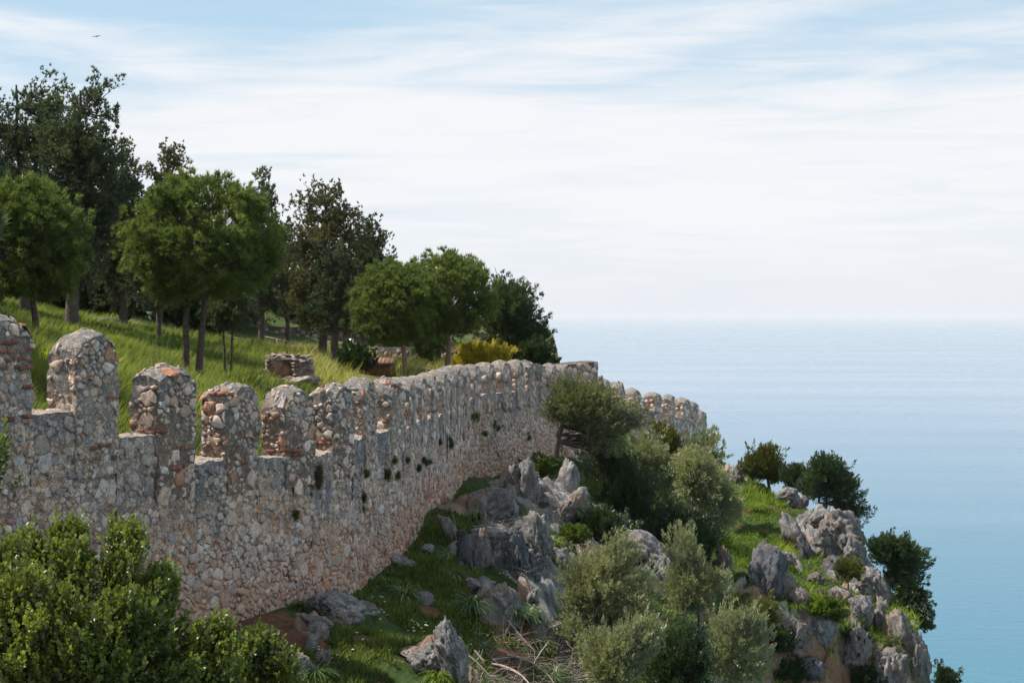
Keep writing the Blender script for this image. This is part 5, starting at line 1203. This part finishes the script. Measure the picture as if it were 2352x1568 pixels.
brush('brush_pile', 'tangle of dry twigs under the dead branches', 1090, 1330, 1470, 1590, 420, .7)
brush('dry_twigs', 'fan of fine bleached twigs right of the branch pile', 1270, 1390, 1520, 1590, 160, .8, 'dead', .006)
brush('gully_twigs', 'dry roots and twigs hanging in the shaded gully', 1130, 1300, 1130, 1330, 260, .9, 'bark_grey', .01)
brush('cliff_twigs', 'dead twigs tangled on the promontory face', 1860, 1960, 1290, 1380, 160, .8, 'bark_grey', .012)

# ------------------------------------------------------------------ small things in the meadow
def on(dx, Y, fn=zi): x = (dx-CX)/F*Y; return np.array([x, Y, float(fn(x, Y))])
# ruin
rb = on(655, 48); rr_ = ob('masonry_ruin', None, None, rb); tag(rr_, 'stump of ruined masonry with an orange niche standing in the meadow', 'ruin')
SP = lambda dx, dy, dY=0: P(dx, dy, 48+dY)-rb
def lump(name, cx, cy, w, h, dY, mt, seed, dep=1.):
    c = SP(cx, cy, dY); k = 48/F; ob(name, rock_mesh(name, w*k*.62, w*k*.5*dep, h*k*.62, seed, 3, .12, 10, 0, mt), rr_, c)
lump('core', 660, 850, 92, 72, .35, 'ruin', 907, .7); lump('niche_wall', 644, 846, 62, 58, .12, 'niche', 901, .5)
lump('side_pier', 694, 848, 46, 62, .0, 'ruin', 902); lump('side_pier', 622, 842, 22, 50, .15, 'ruin', 903)
lump('footing', 622, 874, 84, 26, .0, 'ruin', 904); lump('footing', 690, 876, 80, 34, -.15, 'ruin', 905)
lump('lintel', 655, 822, 88, 14, .25, 'ruin', 906, .8)
SLAB = [rock_mesh('stone', .12, .10, .035, 950+k, 3, .05, 8, 0, 'ruin') for k in range(5)]+[rock_mesh('stone', .12, .10, .035, 960+k, 3, .05, 8, 0, 'ruin') for k in range(3)]
for k in range(110):
    u = rng.random()
    if u < .3: x, y = rng.uniform(676, 716), rng.uniform(816, 872)
    elif u < .45: x, y = rng.uniform(612, 632), rng.uniform(820, 866)
    elif u < .62: x, y = rng.uniform(615, 700), rng.uniform(814, 826)
    elif u < .8: x, y = rng.uniform(655, 728), rng.uniform(862, 884)
    else: x, y = rng.uniform(585, 665), rng.uniform(864, 882)
    o = ob('stone', SLAB[rng.integers(0, len(SLAB))], rr_, SP(x, y, -.22 if u > .62 or u < .3 else .0)); o.rotation_euler = (rng.normal(0, .15), rng.normal(0, .15), rng.uniform(0, 6)); o.scale = (rng.uniform(.6, 1.3),)*3
# hut
hb = on(868, 60); hb[2] = P(868, 873, 60)[2]; hut = ob('garden_hut', None, None, hb); tag(hut, 'small brown wooden hut with a red tiled roof behind the shrub', 'hut')
for k in range(8):
    a = Acc(); a.box((-.47+k*.135, 0, .32), (.125, .9, .72)); ob('plank', a.mesh('plank', M['wood']), hut)
a = Acc(); a.add([(-.75, -.6, .74), (.68, -.6, .62), (.68, .55, .82), (-.75, .55, .94), (-.75, -.6, .82), (.68, -.6, .70), (.68, .55, .9), (-.75, .55, 1.02)], [(0, 3, 2, 1), (4, 5, 6, 7), (0, 1, 5, 4), (1, 2, 6, 5), (2, 3, 7, 6), (3, 0, 4, 7)]); rf = ob('roof', a.mesh('roof', M['roof']), hut)
for k in range(9):
    a = Acc(); x = -.68+k*.16; a.bar((x, -.6, .835-(x+.75)*.084), (x, .54, 1.035-(x+.75)*.084), .018, 6); ob('tile', a.mesh('tile', M['roof']), rf)
a = Acc(); a.box((-.03, -.63, .70), (1.46, .03, .10)); ob('fascia', a.mesh('fascia', M['metal']), hut)
# railings
def railing(name, label, pts, hgt, mat, r=.02, rails=(1.,), fn=zi, extra=None):
    root = ob(name, None, None, pts[0]); tag(root, label, 'railing'); p0 = np.array(pts[0])
    for p in pts: a = Acc(); a.bar(np.array(p)-p0-np.array([0, 0, .2]), np.array(p)-p0+np.array([0, 0, hgt]), r); ob('post', a.mesh('post', M[mat]), root)
    for f in rails:
        for p, q in zip(pts[:-1], pts[1:]): a = Acc(); a.bar(np.array(p)-p0+np.array([0, 0, hgt*f]), np.array(q)-p0+np.array([0, 0, hgt*f]), r); ob('rail', a.mesh('rail', M[mat]), root)
def foot(dx, dy, Y): return P(dx, dy, Y)
railing('railing', 'weathered handrail stepping down the path left of the pine trunks', [foot(608, 800, 74), foot(636, 806, 73), (P(668, 813, 72)), P(715, 828, 71), P(737, 830, 71), P(765, 845, 69)], .62, 'rail', .022, (1.,))
railing('railing', 'pale horizontal rail under the canopy behind the meadow', [P(190, 728, 76), P(215, 728, 76), P(245, 728, 76), P(272, 728, 76)], .46, 'rail', .022, (1.,))
railing('railing', 'thin metal fence beside the left umbrella pine trunk', [P(868, 868, 62), P(918, 870, 61), P(962, 868, 61), P(1010, 880, 60)], .5, 'rail', .014, (1.,))
# sign
sg_ = P(806, 806, 70); s0 = ob('sign_board', None, None, sg_); tag(s0, 'small white notice board on a post among the pine trunks', 'sign')
a = Acc(); a.box((0, 0, .44), (.26, .03, .34)); ob('board', a.mesh('board', M['white']), s0); a = Acc(); a.bar((0, .03, -.5), (0, .03, .6), .02); ob('post', a.mesh('post', M['metal']), s0)
# low metal frame in grass
fb = on(318, 38); fb[2] = P(318, 846, 38)[2]; f0 = ob('metal_frame', None, None, fb); tag(f0, 'low dark metal frame half hidden in the meadow grass', 'frame')
for x in (-.3, .3):
    for y in (-.2, .2): a = Acc(); a.bar((x, y, -.2), (x, y, .22), .012); ob('leg', a.mesh('leg', M['metal']), f0)
for k in range(5): a = Acc(); a.box((0, -.2+k*.1, .1), (.85, .06, .02)); ob('slat', a.mesh('slat', M['metal']), f0)
# bird
bd = P(222, 84, 150); b0 = ob('bird', None, None, bd); tag(b0, 'distant dark bird gliding high over the pines', 'bird')
V, Fc = ICO[3]; ob('body', mk('body', V*np.array([.12, .22, .06]), Fc, M['bird'], True), b0)
for sgn in (-1, 1):
    a = Acc(); a.add([(0, .08, .02), (0, -.1, .02), (sgn*.28, -.04, .05+sgn*.05), (sgn*.28, .12, .05+sgn*.05), (sgn*.55, -.06, -.0+sgn*.05), (sgn*.5, .03, 0+sgn*.05), (0, .08, -.02), (0, -.1, -.02), (sgn*.28, -.04, .03+sgn*.05), (sgn*.28, .12, .03+sgn*.05)],
          [(0, 1, 2, 3), (3, 2, 4, 5), (6, 9, 8, 7), (9, 5, 4, 8), (1, 7, 8, 2), (0, 3, 9, 6)]); ob('wing', a.mesh('wing', M['bird']), b0)

# ------------------------------------------------------------------ sea air
hm = bpy.data.materials.new('haze'); hm.use_nodes = True; t = NT(hm.node_tree)
pv = t('ShaderNodeVolumePrincipled', ins={'Color': (.93, .955, 1.0, 1), 'Density': 4.6e-5, 'Anisotropy': 0.0})
t('ShaderNodeOutputMaterial', ins={1: pv.outputs[0]})
a = Acc(); a.box((0, 21500, -47.5), (91000, 62000, 175)); hz_o = ob('haze', a.mesh('haze', hm)); tag(hz_o, 'thin sea haze over the whole view', kind='stuff')
